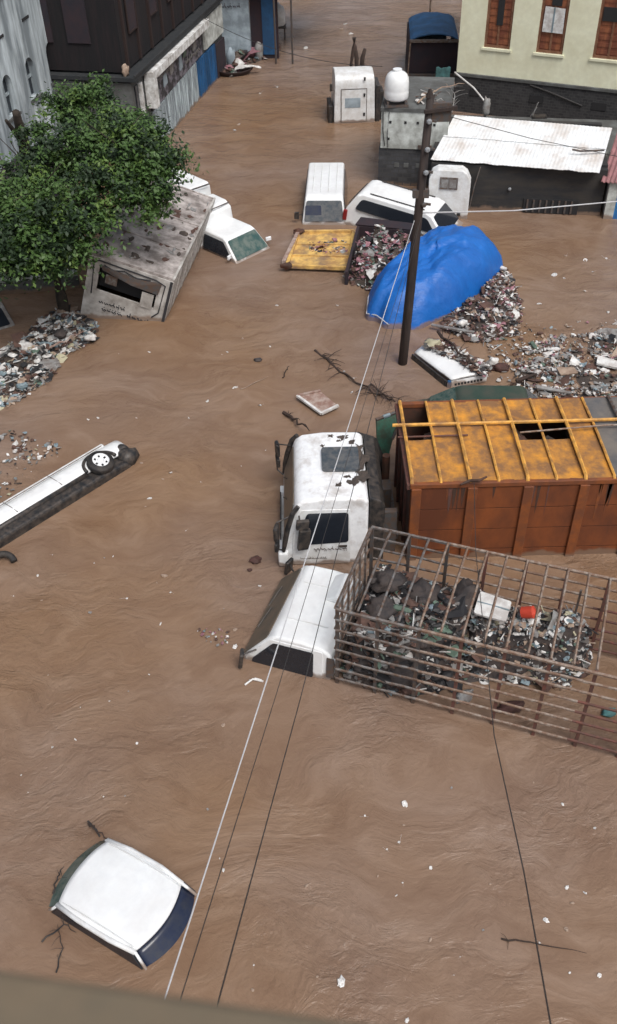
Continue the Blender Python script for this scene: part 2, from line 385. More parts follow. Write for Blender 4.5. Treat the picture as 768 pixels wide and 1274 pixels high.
# ================================================================== BIG WHITE LORRY WITH ORANGE CONTAINER
T1 = thing('container_lorry', 'big white lorry cab with a rusty orange ribbed container body, yellow on top', 'lorry', (1.25, 15.5, 0), hdg(-1, 0.0))
hw = hwf(.2, 1.27, 1.75, 1.16)
prof = [(0,-.9),(0,1.66),(.12,1.74),(.9,1.76),(1.35,1.70),(1.52,1.58),(1.74,.80),(1.80,.55),(1.84,-.9)]
b = MB(); b.shell(prof, hw, 'roof_white_mud'); cabo = b.build('cab', T1, smooth=True, bevel=.07, seg=3)
b = MB(); front_plate(b, 1.765, .70, 1.545, 1.50, 1.08, 1.0, .02, 'glass_murky', .08, .012); b.build('windscreen', T1)
b = MB()
b2 = MB(); b2.plate([(-.30,.14,1.79),(.50,.14,1.79),(.50,.94,1.795),(-.30,.94,1.795)], .05, 'glass_grey', .09); b2.build('roof_hatch', T1)
# one crusted mud patch behind the hatch and a few spots of mud
g = MB(); g.blob((.10,.10,1.755), (.34,.16,.022), 'sludge', 3.3, .5, 22, 5); g.build('mud_patch', T1)
for k, (x, y, r_) in enumerate(((.92,.42,.09),(.98,.72,.05),(.75,.26,.07),(.62,.9,.04),(-.50,.10,.15),(-.66,.30,.10),(-.72,.62,.06),(-.45,.40,.05),(.80,.55,.04),(.55,.12,.09))):
    g = MB(); g.blob((x, y, 1.757), (r_, r_*1.1, .012), 'sludge', k*2.7+.4, .8, 14, 4); g.build('mud_spot', T1)
for s in (-1, 1):
    d = MB(); side_plate(d, s, hw, [(.38,.02),(1.62,.02),(1.60,.74),(1.40,1.48),(.38,1.48)], .02, 'white_paint_dirty', .06, .002)
    d = d.build('door', T1, bevel=.006)
    g = MB(); side_plate(g, s, hw, [(.42,.62),(1.50,.56),(1.46,.86),(1.28,1.40),(.42,1.40)], .02, 'glass_dark', .07, .010); g.build('door_window', d)
    g = MB(); g.bb((s*(hw(.5)+.008),.45,.50),(s*(hw(.5)+.04),.62,.54),'black_plastic'); g.build('handle', d)
    if s < 0:
        g = MB(); scribble(g, (-hw(.35)-.016, 1.15,.42), (0,-1,0), (0,0,1), .62, .1, 5, 'steel_grey', .008); g.build('lettering', d)
        g = MB(); scribble(g, (-hw(.1)-.016, 1.45,.18), (0,-1,0), (0,0,1), .5, .06, 6, 'steel_grey', .006); g.build('lettering', d)
    g = MB(); g.tube([(s*1.22,1.46,1.62),(s*1.26,1.58,1.46),(s*1.29,1.70,1.05),(s*1.31,1.76,.72),(s*1.31,1.80,.45)], [.05,.06,.065,.06,.04], 'black_plastic', 6); g.build('corner_vane', T1)
    # mirrors on tubular bracket
    g = MB(); g.tube([(s*1.20,1.62,1.35),(s*1.34,1.92,1.30),(s*1.36,1.97,.95),(s*1.34,1.95,.55),(s*1.27,1.82,.45)], .018, 'black_plastic', 6); br = g.build('mirror_bracket', T1)
    g = MB(); g.box((s*1.42,1.93,1.10), (.24,.09,.34), 'black_plastic', (0,0,s*.2)); g.box((s*1.42,1.93,.72), (.22,.08,.22), 'black_plastic', (0,0,s*.2)); g.build('mirror', br, bevel=.03)
# big black mirror hanging in front of the near window
g = MB(); g.box((-1.40,1.36,.86), (.10,.24,.52), 'black_plastic', (.12,0,.3)); g.box((-1.36,1.38,1.24), (.09,.26,.22), 'black_plastic', (.1,0,.2)); g.tube([(-1.25,1.45,1.40),(-1.40,1.42,1.2),(-1.41,1.42,.6)], .02, 'black_plastic'); g.build('mirror', T1, bevel=.03)
g = MB(); g.bb((-1.2,1.80,-.3),(1.2,1.90,.18),'white_paint_dirty'); g.bb((-.7,1.86,.20),(.7,1.89,.42),'black_plastic'); g.build('grille', T1, bevel=.02)
g = MB(); g.bb((-1.36,1.70,.02),(-1.22,1.92,.42),'white_paint'); g.build('corner_panel', T1, bevel=.04)
for x in (-.25,.45):
    g = MB(); g.tube([(x,1.72,1.0),(x+.4,1.80,.72)], .012, 'black_plastic'); g.build('wiper', T1)
# air deflectors behind the cab and dark frame in the gap
g = MB(); g.shell([(-.34,-.4),(-.34,1.45),(-.26,1.62),(-.02,1.72),(-.02,-.4)], hwf(0,1.22,1.7,1.12), 'black_plastic'); g.build('rear_fairing', T1, bevel=.03)
g = MB(); g.tube([(1.22,.45,1.50),(1.30,.1,1.46),(1.32,-.25,1.30),(1.2,-.42,.9),(1.1,-.45,-.2)], .13, 'black_rubber', 8); g.build('air_duct', T1, smooth=True)
g = MB()
g.bb((-.95,-.62,-.5),(-.80,-.36,1.15),'steel_dark'); g.bb((.1,-.60,-.5),(.45,-.36,.9),'steel_dark'); g.tube([(.75,-.52,-.4),(.75,-.52,1.35)], .09, 'rust_dark', 8)
g.bb((-.7,-.70,.15),(.9,-.40,.28),'steel_grey'); g.build('chassis_frame', T1)
# --- container: local x -1.07..1.70, y -.75..-11, top 2.1
xn, xf, yf, yb, zt = -1.18, 1.70, -.84, -11.2, 2.1
for s, x in ((-1, xn), (1, xf)):
    g = MB()
    for k in range(5):     # pressed horizontal panels with recessed joints
        z0 = -.9+k*.58; z1 = min(z0+.55, zt-.05)
        g.bb((x, yf, z0), (x-s*.05, yb, z1), 'orange_side')
    g.bb((x-s*.02, yf, -.9), (x-s*.06, yb, zt-.06), 'rust_dark')
    sd = g.build('container_side', T1)
    g = MB(); g.bb((x+s*.03, yf+.02, zt-.10), (x-s*.08, yb, zt+.01), 'orange_rib'); g.build('top_rail', T1, bevel=.01)
    for k in range(9):
        y = yf-.11-k*1.14
        g = MB(); g.bb((x+s*.06, y-.10, -.9), (x-s*.01, y+.10, zt-.1), 'orange_rib'); g.build('side_rib', T1, bevel=.012)
for k in range(26):
    y = yf-.3-rnd.random()*6.5; L_ = rnd.uniform(.25,1.1); w_ = rnd.uniform(.015,.05)
    g = MB(); g.plate([(xn-.003,y-w_,zt-.12),(xn-.003,y+w_,zt-.12),(xn-.003,y+w_*.5,zt-.12-L_*.7),(xn-.003,y,zt-.12-L_),(xn-.003,y-w_*.6,zt-.12-L_*.6)], .004, rnd.choice(('rust_dark','rust_red','orange_rib'))); g.build('rust_run', T1)
g = MB(); g.bb((xn+.09, yf-.06, -.9), (xf-.09, yf, zt-.15), 'rust_dark')
for x in (-.6,0.05,.7,1.25): g.bb((x, yf, -.9), (x+.08, yf+.05, zt-.15), 'rust_red')
g.bb((xn, yf, zt-.14), (xf, yf+.08, zt-.02), 'rust_red'); g.build('front_wall', T1)
# roof sheets (bay 1 is torn away on the far side, another hole further back)
bays = [yf-.02-k*.585 for k in range(10)]
def sag(x, y): return zt+.015+.02*noise.noise(Vector((x*2, y*2, 0)))
for k in range(8):
    y1, y0 = bays[k]-.02, bays[k+1]+.02
    spans = [(xn+.05, xf-.04)]
    if k == 0: spans = [(xn+.05, .28)]
    if k in (4,5): spans = [(xn+.05, .18), (.82, xf-.04)]
    for x0, x1 in spans:
        if k >= 7: continue
        g = MB(); g.grid(lambda u, v: (x0+(x1-x0)*u, y0+(y1-y0)*v, sag(x0+(x1-x0)*u, y0+(y1-y0)*v)), 8, 4, 'yellow_roof', .02)
        g.build('roof_panel', T1)
g = MB(); g.grid(lambda u, v: (xn+.04+(xf-xn-.08)*u, bays[7]-.01+(yb-bays[7])*v, zt+.03+.05*noise.noise(Vector((u*4, v*9, 3)))), 12, 24, 'tarp_dark', .02); g.build('dark_tarpaulin', T1)
for k in range(9):
    y = bays[k]
    g = MB(); h = .045 if k % 2 else .075
    g.tube([(xn+.02, y, zt+.0), (xn+.06, y, zt+h), ((xn+xf)/2, y, zt+h+.04), (xf-.06, y, zt+h), (xf-.02, y, zt)], .03 if k % 2 else .04, 'yellow_rib' if k < 8 else 'steel_grey', 6)
    g.build('roof_hoop', T1)
def on_l(px, py, z): return loc_of(T1, at(px, py, z))
g = MB(); a = on_l(490,529,2.2); e = Vector((a.x-.02, -8.5, 2.22)); g.tube([(a.x, -.62, 2.2), e], .04, 'yellow_rib', 6); g.build('roof_rail', T1)
g = MB(); g.tube([(a.x-.42, -3.3, 2.23), (a.x-.25, -5.2, 2.24), (a.x-.30, -8, 2.22)], .02, 'steel_light', 6); g.build('roof_rail', T1)
g = MB(); g.tube([(a.x-.38, -.70, 2.16), (a.x-.38, -2.2, 2.17)], .02, 'rust_red', 6); g.build('roof_rail', T1)
g = MB()
for k in range(46):
    x = rnd.uniform(-.5,1.1); y = rnd.uniform(-1.4,-10.3); g.blob((x, y, 1.5+.15*rnd.random()), (rnd.uniform(.3,.42), rnd.uniform(.3,.42), .28), rnd.choice(('sludge','mud','t_brown')), k, .3)
tag(g.build('sludge_load'), 'dark wet sludge seen through holes in the yellow container roof', 'rubble', kind='stuff')
bpy.data.objects['sludge_load'].location = T1.location; bpy.data.objects['sludge_load'].rotation_euler = T1.rotation_euler
# the stick and slack cord hung over the near edge
g = MB(); p = [loc_of(T1, at(*q)) for q in ((573,603,2.14),(585,598,2.18),(596,598,2.24),(606,593,2.28))]; g.tube(p, [.02,.035,.035,.02], 'rust_dark', 6); g.build('bent_bracket', T1)

# ================================================================== SMALL WHITE LORRY WITH RUSTY CAGE
T2 = thing('cage_lorry', 'small white lorry cab with a rusty open cage body, sunk beside the orange container', 'lorry', (.82, 12.05, 0), hdg(-.938, .347))
hw = hwf(-.2, 1.13, .8, 1.03)
prof = [(.12,-.9),(.10,.62),(.26,.74),(.7,.80),(1.20,.79),(1.37,.71),(1.88,.12),(2.0,-.3),(2.02,-.9)]
b = MB(); b.shell(prof, hw, 'white_paint'); b.build('cab', T2, smooth=True, bevel=.06, seg=3)
b = MB(); front_plate(b, 1.90, .10, 1.40, .675, 1.06, .97, .02, 'glass_murky', .06, .010); b.build('windscreen', T2)
for s in (-1, 1):
    d = MB(); side_plate(d, s, hw, [(.28,-.5),(2.0,-.5),(1.84,.10),(1.34,.70),(.28,.70)], .02, 'white_paint', .05, .002); d = d.build('door', T2, bevel=.006)
    g = MB(); side_plate(g, s, hw, [(.46,.0),(1.72,-.02),(1.70,.10),(1.27,.63),(.46,.64)], .02, 'glass_dark', .05, .010); g.build('door_window', d)
    g = MB(); side_plate(g, s, hw, [(.05,.1),(.20,.1),(.20,.6),(.05,.6)], .014, 'steel_dark', .02, .004); g.build('rear_pillar_vent', T2)
    g = MB(); g.tube([(s*1.08,1.62,.34),(s*1.28,1.80,.36)], .018, 'black_plastic'); br = g.build('mirror_bracket', T2)
    g = MB(); g.box((s*1.32,1.84,.26), (.22,.08,.38), 'black_plastic', (.15,0,s*-.3)); g.build('mirror', br, bevel=.025)
for x in (-.5,.5):
    g = MB(); g.bb((x-.012,.35,.792),(x+.012,1.2,.806),'white_paint_dirty'); g.build('roof_rib', T2)
g = MB(); g.shell([(.16,.72),(.20,.90),(.42,.94),(.66,.80)], lambda z: .36, 'white_paint'); sp = g.build('roof_spoiler', T2, smooth=True, bevel=.03); sp.location = (.52, 0, 0)
for x in (-.4,.2):
    g = MB(); g.tube([(x,1.87,.17),(x+.45,1.74,.34)], .01, 'black_plastic'); g.build('wiper', T2)
for s in (-1,1):
    g = MB(); g.bb((s*.93,.02,-.6),(s*1.02,.16,.52),'white_paint_dirty'); g.build('mudguard_post', T2, bevel=.02)
# cage
W, ZT, NB = 1.09, 2.1, 22
def rail(p, q, w, m, name, h=None): g = MB(); g.bar(p, q, w, h or w, m); return g.build(name, T2)
for s in (-1, 1):
    for k in range(12):
        y = -.02-k*.74
        m = 'steel_dark' if k < 3 else 'rust_red'
        rail((s*W, y, -.9), (s*W, y, ZT), .05, m, 'cage_post', .06)
    for k in range(8):
        z = ZT-.02-k*.272
        for (ya, yb_, m) in ((0, -1.55, 'steel_grey'), (-1.55, -4.3, 'steel_light'), (-4.3, -8.3, 'rust_red' if k > 2 else 'steel_light')):
            g = MB(); nseg = 6
            pts = [(s*(W+.034)+.012*noise.noise(Vector((k*3.3, i*1.3+ya, s))), ya+(yb_-ya)*i/nseg, z+.02*noise.noise(Vector((k*7.1, i*.9+ya, s*2)))*(1 if k else 0)) for i in range(nseg+1)]
            g.tube(pts, .026 if k else .034, m, 5); g.build('side_rail', T2)
for k in range(23):
    y = -.02-k*.37
    g = MB(); m = 'steel_grey' if k < 4 else 'steel_light'
    g.tube([(-W, y, ZT+.02), (-W*.4, y+.01*noise.noise(Vector((k,1,1))), ZT+.05), (W*.4, y, ZT+.05), (W, y, ZT+.02)], .026, m, 5); g.build('roof_bar', T2)
for k in range(8): rail((-W, .03, ZT-.04-k*.272), (W, .03, ZT-.04-k*.272), .03, 'steel_light', 'front_bar')
for x in (-.73,-.36,0,.36,.73): rail((x, .0, -.9), (x, .0, ZT), .035, 'steel_grey', 'front_post')
rail((W*.55, -2.2, -.2), (W*.55, -2.2, ZT), .04, 'steel_dark', 'inner_prop')
rail((W*.75, -4.0, -.2), (W*.6, -4.0, ZT), .04, 'steel_dark', 'inner_prop')

# ================================================================== rubbish generator
PAL = {'mix': ['t_white']*9+['t_grey']*10+['t_blue']*2+['t_tan']*7+['t_black']*2+['t_brown']*6+['t_green']+['t_pink'],
       'pink': ['t_pink']*7+['t_white']*4+['t_grey']*4+['t_green']*2+['t_brown']*6+['t_black']*3+['t_blue'],
       'pale': ['t_white']*6+['t_grey']*7+['t_blue']*3+['t_tan']*3+['t_green']+['t_yellow']+['t_black']*6+['t_brown']*4,
       'brown': ['t_brown']*8+['t_tan']*3+['t_grey']*5+['t_white']*4+['t_pink']*2+['t_black']*3,
       'cage': ['t_grey']*5+['t_blue']*1+['t_white']*2+['t_black']*12+['t_brown']*8+['t_green']*2}
def inside(p, poly):
    c = False; n = len(poly)
    for i in range(n):
        a, b = poly[i], poly[i-1]
        if (a[1] > p[1]) != (b[1] > p[1]) and p[0] < (b[0]-a[0])*(p[1]-a[1])/(b[1]-a[1])+a[0]: c = not c
    return c
def edge_d(p, poly):
    d = 9
    for i in range(len(poly)):
        a = Vector(poly[i]); b = Vector(poly[i-1]); ab = b-a; t = max(0, min(1, (Vector(p)-a).dot(ab)/ab.length_squared)); d = min(d, (Vector(p)-a-ab*t).length)
    return d
def piece(b, c, sz, m, r):
    k = r.random(); rot = Euler((r.uniform(-.6,.6), r.uniform(-.6,.6), r.random()*6.28)).to_matrix(); c = Vector(c)
    if k < .34: b.blob(c, (sz*r.uniform(.4,.7), sz*r.uniform(.3,.55), sz*r.uniform(.12,.28)), m, r.random()*50, .5, 6, 4, r.random()*6)
    elif k < .62:   # crumpled sheet with some thickness
        pts = [rot @ Vector((x*sz*.6+r.uniform(-.2,.2)*sz, y*sz*.5+r.uniform(-.2,.2)*sz, r.uniform(-.15,.15)*sz)) for x, y in ((-1,-1),(0,-1),(1,-1),(-1,0.2),(0,0),(1,.1),(-1,1),(0,1),(1,1))]
        o = [c+p for p in pts]; lo = [q-Vector((0,0,.012)) for q in o]
        top = [(0,1,4,3),(1,2,5,4),(3,4,7,6),(4,5,8,7)]
        rim = [0,1,2,5,8,7,6,3]
        b.add(o+lo, top+[tuple(i+9 for i in f[::-1]) for f in top]+[(rim[i], rim[i]+9, rim[(i+1) % 8]+9, rim[(i+1) % 8]) for i in range(8)], m)
    elif k < .80: # bottle
        a = rot @ Vector((1,0,0)); b.tube([c-a*sz*.5, c-a*sz*.42, c+a*sz*.2, c+a*sz*.36, c+a*sz*.5], [sz*.12, sz*.17, sz*.17, sz*.06, sz*.06], m, 6)
    elif k < .93: b.box(c, (sz*r.uniform(.4,1.2), sz*r.uniform(.25,.6), sz*r.uniform(.06,.2)), m, rot)
    else: a = rot @ Vector((1,0,0)); b.tube([c-a*sz*1.3, c+a*sz*1.3], .012, m, 4)
def trash(name, label, poly, n, pal, hmax=.35, slope=.45, size=(.06,.2), seed=1, base='sludge', dens=None, mound=True, z0=0.0):
    r = random.Random(seed); poly = [tuple(p[:2]) for p in poly]; b = MB()
    xs = [p[0] for p in poly]; ys = [p[1] for p in poly]
    def H(x, y):
        if not inside((x, y), poly): return -.15
        return min(hmax, slope*edge_d((x, y), poly))*((.35+1.5*max(0,noise.noise(Vector((x*1.6, y*1.6, seed)))+.35)) if base != 'sack_dark' else (.92+.35*noise.noise(Vector((x*1.6, y*1.6, seed)))))-.04
    if mound:
        x0, x1, y0, y1 = min(xs)-.1, max(xs)+.1, min(ys)-.1, max(ys)+.1
        b.grid(lambda u, v: (x0+(x1-x0)*u, y0+(y1-y0)*v, z0+H(x0+(x1-x0)*u, y0+(y1-y0)*v)), int((x1-x0)/.12)+2, int((y1-y0)/.12)+2, base)
    k = 0; tries = 0
    while k < n and tries < n*30:
        tries += 1
        x, y = r.uniform(min(xs), max(xs)), r.uniform(min(ys), max(ys))
        if not inside((x, y), poly): continue
        if dens and r.random() > dens(x, y): continue
        h = H(x, y) if mound else 0
        sz = (size[0]+(size[1]-size[0])*r.random()**1.6)*(1 if r.random() > .06 else r.uniform(1.6,2.8))
        piece(b, (x, y, z0+max(h, 0)+.02+r.random()*.05), sz, r.choice(PAL[pal]), r); k += 1
    return tag(b.build(name), label, 'rubbish', kind='stuff')
# contents of the cage (world coordinates)
cg = [mtx(T2) @ Vector(p) for p in ((-1.0,-.1,0),(-1.0,-1.55,0),(-.55,-2.1,0),(-.05,-2.9,0),(.1,-4.2,0),(1.0,-4.5,0),(1.0,-.1,0))]
trash('cage_rubbish', 'grey and white rubbish heaped inside the rusty cage', cg, 1000, 'cage', .5, 1.1, (.05,.19), 11, base='sack_dark')
cg3 = [mtx(T2) @ Vector(p) for p in ((-1.0,-.08,0),(-1.0,-1.1,0),(-.4,-2.0,0),(1.0,-2.6,0),(1.0,-.08,0))]
trash('cage_dark_heap', 'dark wet rubbish packed high behind the small cab inside the cage', cg3, 2200, 'cage', 1.35, 6, (.05,.19), 13, base='sack_dark')
cg2 = [mtx(T2) @ Vector(p) for p in ((-.25,-2.2,0),(1.05,-1.6,0),(1.05,-4.5,0),(.6,-4.5,0),(.1,-3.9,0))]
trash('cage_pale_heap', 'pale scraps heaped along the far side of the cage round the red bucket', cg2, 1700, 'pale', 1.3, 5, (.04,.15), 12, base='sack_dark')
def sack(label, loc, r3, m, seed, cat='sack', name='sack', rot=0, amp=.3):
    b = MB(); b.blob((0,0,0), r3, m, seed, amp, 16, 10); b.blob((r3[0]*.8, r3[1]*.2, r3[2]*.3), (r3[0]*.3, r3[1]*.3, r3[2]*.4), m, seed+4, .4, 10, 6)
    o = b.build(name, smooth=True); o.location = loc; o.rotation_euler = (0,0,rot); return tag(o, label, cat)
cL = lambda x, y, z: mtx(T2) @ Vector((x, y, z))
for i, (x, y, z, r3) in enumerate(((-.75,-.45,.45,(.33,.42,.30)),(-.7,-1.15,.38,(.36,.38,.30)),(-.2,-.6,1.3,(.4,.38,.28)),(.45,-.5,1.38,(.42,.34,.26)),(.35,-1.3,1.38,(.4,.44,.26)),(-.45,-1.3,1.0,(.35,.4,.28)),(.5,-2.0,1.38,(.3,.5,.35)))):
    tag(sack('dark bulging sack packed in the cab end of the rusty cage', cL(x, y, z), tuple(q*.72 for q in r3), 'sack_dark', i+20, rot=i, amp=.4), group='dark sacks in the cage')
b = MB(); b.plate([(-.30,-.24,0),(.30,-.26,.03),(.33,.24,.0),(-.28,.25,.05)], .05, 't_white', .05); b.plate([(-.28,.0,.03),(.31,.0,.03),(.31,.025,.03),(-.28,.025,.03)], .064, 't_blue'); 
o = b.build('crate_lid'); o.location = at(612,756,1.40); o.rotation_euler = (.12,.1,R(-18)); tag(o, 'pale blue-white flat panel lying on rubbish in the middle of the cage', 'panel')
b = MB(); b.tube([(0,0,0),(.0,.02,.22),(.01,.03,.26)], [.11,.12,.06], 'red_plastic', 12); o = b.build('plastic_bucket'); o.location = at(650,762,1.32); o.rotation_euler = (R(70),.2,R(60)); tag(o, 'bright red plastic bucket beside the pale panel in the cage', 'bucket')
sack('brown sodden bundle floating inside the cage near its second post', at(582,822,.05), (.2,.17,.12), 'sack_brown', 31, 'bundle', 'cloth_bundle')
sack('grey sodden bundle floating low in the cage behind the side rails', at(578,866,.03), (.2,.12,.08), 't_grey', 32, 'bundle', 'cloth_bundle', .5)
sack('dark red-brown bundle floating against the middle of the cage side', at(635,880,.04), (.26,.13,.1), 'sack_brown', 33, 'bundle', 'cloth_bundle', .2)
sack('small teal plastic bag caught by the cage at the right edge', at(757,886,.05), (.13,.09,.06), 'teal_cloth', 34, 'bag', 'plastic_bag', .3)
sack('white plastic bag snagged behind the second cage post', at(531,800,.3), (.12,.12,.09), 't_white', 35, 'bag', 'plastic_bag', .3)

# ================================================================== SUNK WHITE CAR (bottom left)
c0 = at(149,1108,.35)
CAR = thing('sunken_car', 'white car drowned to its roof at the lower left of the flood', 'car', (c0.x, c0.y, -.02), hdg(.86,-.51))
def roof_pt(u, v, z0=.36): # u across -1..1, v along -1..1 
    W_ = .64-.05*abs(v)**2-.03*(v); L_ = .74
    y = v*L_ + (.13*(1-u*u) if v > 0 else -.10*(1-u*u))*abs(v)
    return (u*W_, y, z0-.055*abs(u)**3-.05*abs(v)**2.5)
g = MB(); g.grid(lambda a, c: roof_pt(a*2-1, c*2-1), 20, 20, 'white_paint', .03); g.build('roof', CAR, smooth=True)
for s in (-1,1):
    g = MB(); g.tube([(s*(.56), v*.72, .338-.05*abs(v)**2.5) for v in (-.95,-.6,-.2,.2,.6,.95)], .010, 'white_paint_dirty', 6); g.build('roof_rail', CAR)
    g = MB(); g.tube([(s*.60,.74,.26),(s*.635,.88,.08),(s*.68,1.1,-.2)], .026, 'white_paint', 6); g.tube([(s*.62,-.74,.26),(s*.65,-.86,.08),(s*.70,-1.1,-.2)], .026, 'white_paint', 6)
    g.tube([(s*.61,-.76,.25),(s*.65,-.3,.285),(s*.65,.3,.285),(s*.60,.74,.25)], .04, 'white_paint_dirty', 8); g.build('roof_pillar', CAR, smooth=True)
    g = MB(); g.plate([(s*.64,-.72,.24),(s*.64,.72,.24),(s*.70,1.0,-.1),(s*.70,-.95,-.1)], .02, 'glass_dark'); g.build('side_window', CAR)
def glass_end(s, m, name, L_=.55):
    g = MB(); g.grid(lambda a, c: ((a*2-1)*(.585+.08*c), s*(.70+(.14 if s > 0 else .11)*(1-(a*2-1)**2)+c*L_), .245+.04*(1-(a*2-1)**2)-.36*c), 12, 4, m, .012); g.build(name, CAR, smooth=True)
glass_end(1, 'glass_blue', 'windscreen', .36); glass_end(-1, 'glass_green', 'rear_window', .42)
g = MB(); g.shell([(-1.9,-1.2),(-1.9,-.2),(-1.3,-.12),(1.35,-.12),(2.0,-.3),(2.0,-1.2)], lambda z: .80, 'white_paint_dirty'); g.build('body', CAR, bevel=.08)
g = MB(); g.tube([(-.68,-1.02,.02),(-.72,-1.12,.10),(-.76,-1.32,.14)], .018, 'black_rubber'); g.build('wiper', CAR)
# twigs around the car
def branch(name, label, pts, r0, seed, m='wood_branch', nt=8, tl=.35, cat='branch'):
    r = random.Random(seed); b = MB(); pts = [Vector(p) for p in pts]
    P = []
    for i in range(len(pts)-1):
        for k in range(4):
            t = k/4; q = pts[i].lerp(pts[i+1], t); P.append(q+Vector([r.uniform(-1,1)*r0*1.2 for _ in range(3)])*(1 if i+k else 0))
    P.append(pts[-1]); n = len(P)
    b.tube(P, [r0*(1-.75*i/(n-1)) for i in range(n)], m, 6)
    for _ in range(nt):
        i = r.randrange(1, n-1); d = (P[i+1]-P[i]).normalized(); a = r.choice((-1,1))*r.uniform(.3,2.6)
        d2 = Matrix.Rotation(a, 3, 'Z') @ d; l = tl*r.uniform(.4,1.2)
        q = P[i]+d2*l+Vector((0,0,r.uniform(-.02,.12))); b.tube([P[i], P[i].lerp(q, .5)+Vector((0,0,.02)), q-Vector((0,0,.03))], [r0*.3, r0*.22, r0*.1], m, 5)
    return tag(b.build(name), label, cat)
branch('branch', 'thin forked black twig in the water below the sunken car', [at(52,1172,.03), at(80,1150,.06), at(95,1160,.03)], .014, 2, 'black_rubber', 4, .2)
branch('branch', 'thin dark twig trailing from the near corner of the sunken car', [at(70,1210,.02), at(78,1180,.05), at(72,1150,.05)], .013, 3, 'black_rubber', 5, .18)
branch('branch', 'short dark stick poking out past the far corner of the sunken car', [at(110,1024,.12), at(122,1034,.08), at(136,1048,.02)], .02, 4, 'wood_branch', 2, .1)
branch('branch', 'dark twig lying along the left rear edge of the sunken car', [at(66,1112,.05), at(72,1090,.08), at(80,1078,.04)], .016, 5, 'black_rubber', 4, .2)
branch('branch', 'thin stick drifting in open water at the lower right', [at(624,1168,.01), at(660,1172,.03), at(730,1186,.0)], .016, 6, 'wood_branch', 2, .15)

# ================================================================== CAPSIZED WHITE CAR (left edge): lies on its side, flank uppermost
a0, a1 = at(0,640,.3), at(140,556,.3)
d = (a1-a0).normalized()
CAP = thing('capsized_car', 'white car lying on its side at the left edge, front wheel in the air', 'car', (a1.x, a1.y, 0), hdg(d.x, d.y))
# local: y forward to the nose, x right (towards the camera = underside), flank surface at z ~.3
g = MB()
def flank(u, v):
    y = -5.2+u*5.45; x = -.30+v*.62; z = .36-.5*max(0,.5-v)**2-.35*max(0,v-.75)**1.2 - .05*max(0,u-.85)/.15
    return (x, y, z)
g.grid(flank, 40, 10, 'white_paint', .05); g.build('flank_panel', CAP, smooth=True)
g = MB(); g.tube([(-.16,-5.2,.38),(-.16,-.2,.375)], .012, 'steel_grey', 5); g.build('waist_trim', CAP)
g = MB(); g.bb((-.38,-5.2,-.5),(-.26,-.05,.26),'white_paint_dirty'); g.build('window_sill', CAP, bevel=.03)
for y in (-1.75,-3.0,-4.2):
    g = MB(); g.tube([(-.28,y,.33),(.0,y,.365),(.28,y+.02,.34)], .008, 'steel_dark', 4); g.build('door_seam', CAP)
g = MB(); g.shell([(-5.2,-.6),(-5.2,.26),(-.6,.22),(-.05,.16),(.12,-.1),(.12,-.6)], lambda z: .2, 'black_plastic'); u = g.build('underbody', CAP, bevel=.06); u.location = (.44, 0, 0)
g = MB(); g.tube([(.32,-5.2,.24),(.32,-1.05,.24)], .07, 'black_plastic', 8); g.build('sill', CAP, smooth=True)
# wheel, axis up (flank faces up)
we = bpy.data.objects.new('wheel_mount', None)
wh = wheel('tyre', CAP, (0,0,0), .33, .22); wh.location = (.36,-.62,.46); wh.rotation_euler = (0, R(-72), R(10))
g = MB(); n = 20
pts = [(.30+.40*math.cos(math.pi*k/n), -.62+.40*math.sin(math.pi*k/n)*1.0, .40) for k in range(n+1)]
pts = [(.34-.40*math.sin(math.pi*k/n), -.62+.43*math.cos(math.pi*k/n), .33+.03*math.sin(math.pi*k/n)) for k in range(n+1)]
g.tube(pts, .045, 'black_plastic', 6); g.build('wheel_arch', CAP, smooth=True)
g = MB(); g.blob((.40,.12,.10), (.24,.30,.24), 'black_plastic', 3, .12, 14, 8); g.blob((.18,.14,.14), (.20,.2,.2), 'black_plastic', 5, .1, 14, 8); g.build('front_bumper', CAP, smooth=True)
b = MB(); b.tube([Vector((.26*math.cos(a), .26*math.sin(a), .03)) for a in [R(20+12*k) for k in range(12)]], .075, 'black_rubber', 8); o = b.build('drowned_tyre', smooth=True); o.location = at(4,704,.0); o.rotation_euler = (R(30),0,R(0)); tag(o, 'black curved edge of a tyre just above water below the capsized car', 'tyre')

# ================================================================== BOX LORRY ON ITS LEAN (left, under the tree)
TL, TR, FR = at(113,313,2.15), at(217,350,1.35), at(268,248,1.35)
f_ = (FR-TR); f_.z = 0; Lbox = f_.length; f_.normalize()
psi = hdg(f_.x, f_.y); roll = math.atan2(.8, (TR-TL).to_2d().length)
eu = Euler((0, roll, psi)); Mx = eu.to_matrix(); up = Mx @ Vector((0,0,1)); HB = 2.5
Wb = (TR-TL).length/2
BX = thing('box_lorry', 'grimy white box lorry leaning over under the tree with a scrawled torn rear', 'lorry', ((TL+TR)/2-up*HB), eu)
g = MB()
g.bb((-Wb,0,HB-.05),(Wb,Lbox,HB),'box_roof'); g.build('box_roof', BX)
g = MB()
for y in (0.04, Lbox*.31, Lbox*.62, Lbox-.04): g.bb((-Wb,y-.03,HB),(Wb,y+.03,HB+.035),'box_roof')
for x in (-Wb+.03, Wb-.03): g.bb((x-.035,0,HB),(x+.035,Lbox,HB+.05),'box_side')
g.build('roof_edging', BX, bevel=.008)
for s in (-1,1):
    g = MB(); g.bb((s*Wb,.03,0),(s*(Wb-.05),Lbox,HB-.05),'box_side')
    for k in range(10): g.bb((s*Wb,.3+k*Lbox/10.2,0),(s*(Wb+.02),.34+k*Lbox/10.2,HB-.06),'box_side')
    g.build('side_wall', BX)
g = MB(); g.bb((-Wb,Lbox-.05,0),(Wb,Lbox,HB-.05),'box_side'); g.build('front_wall', BX)
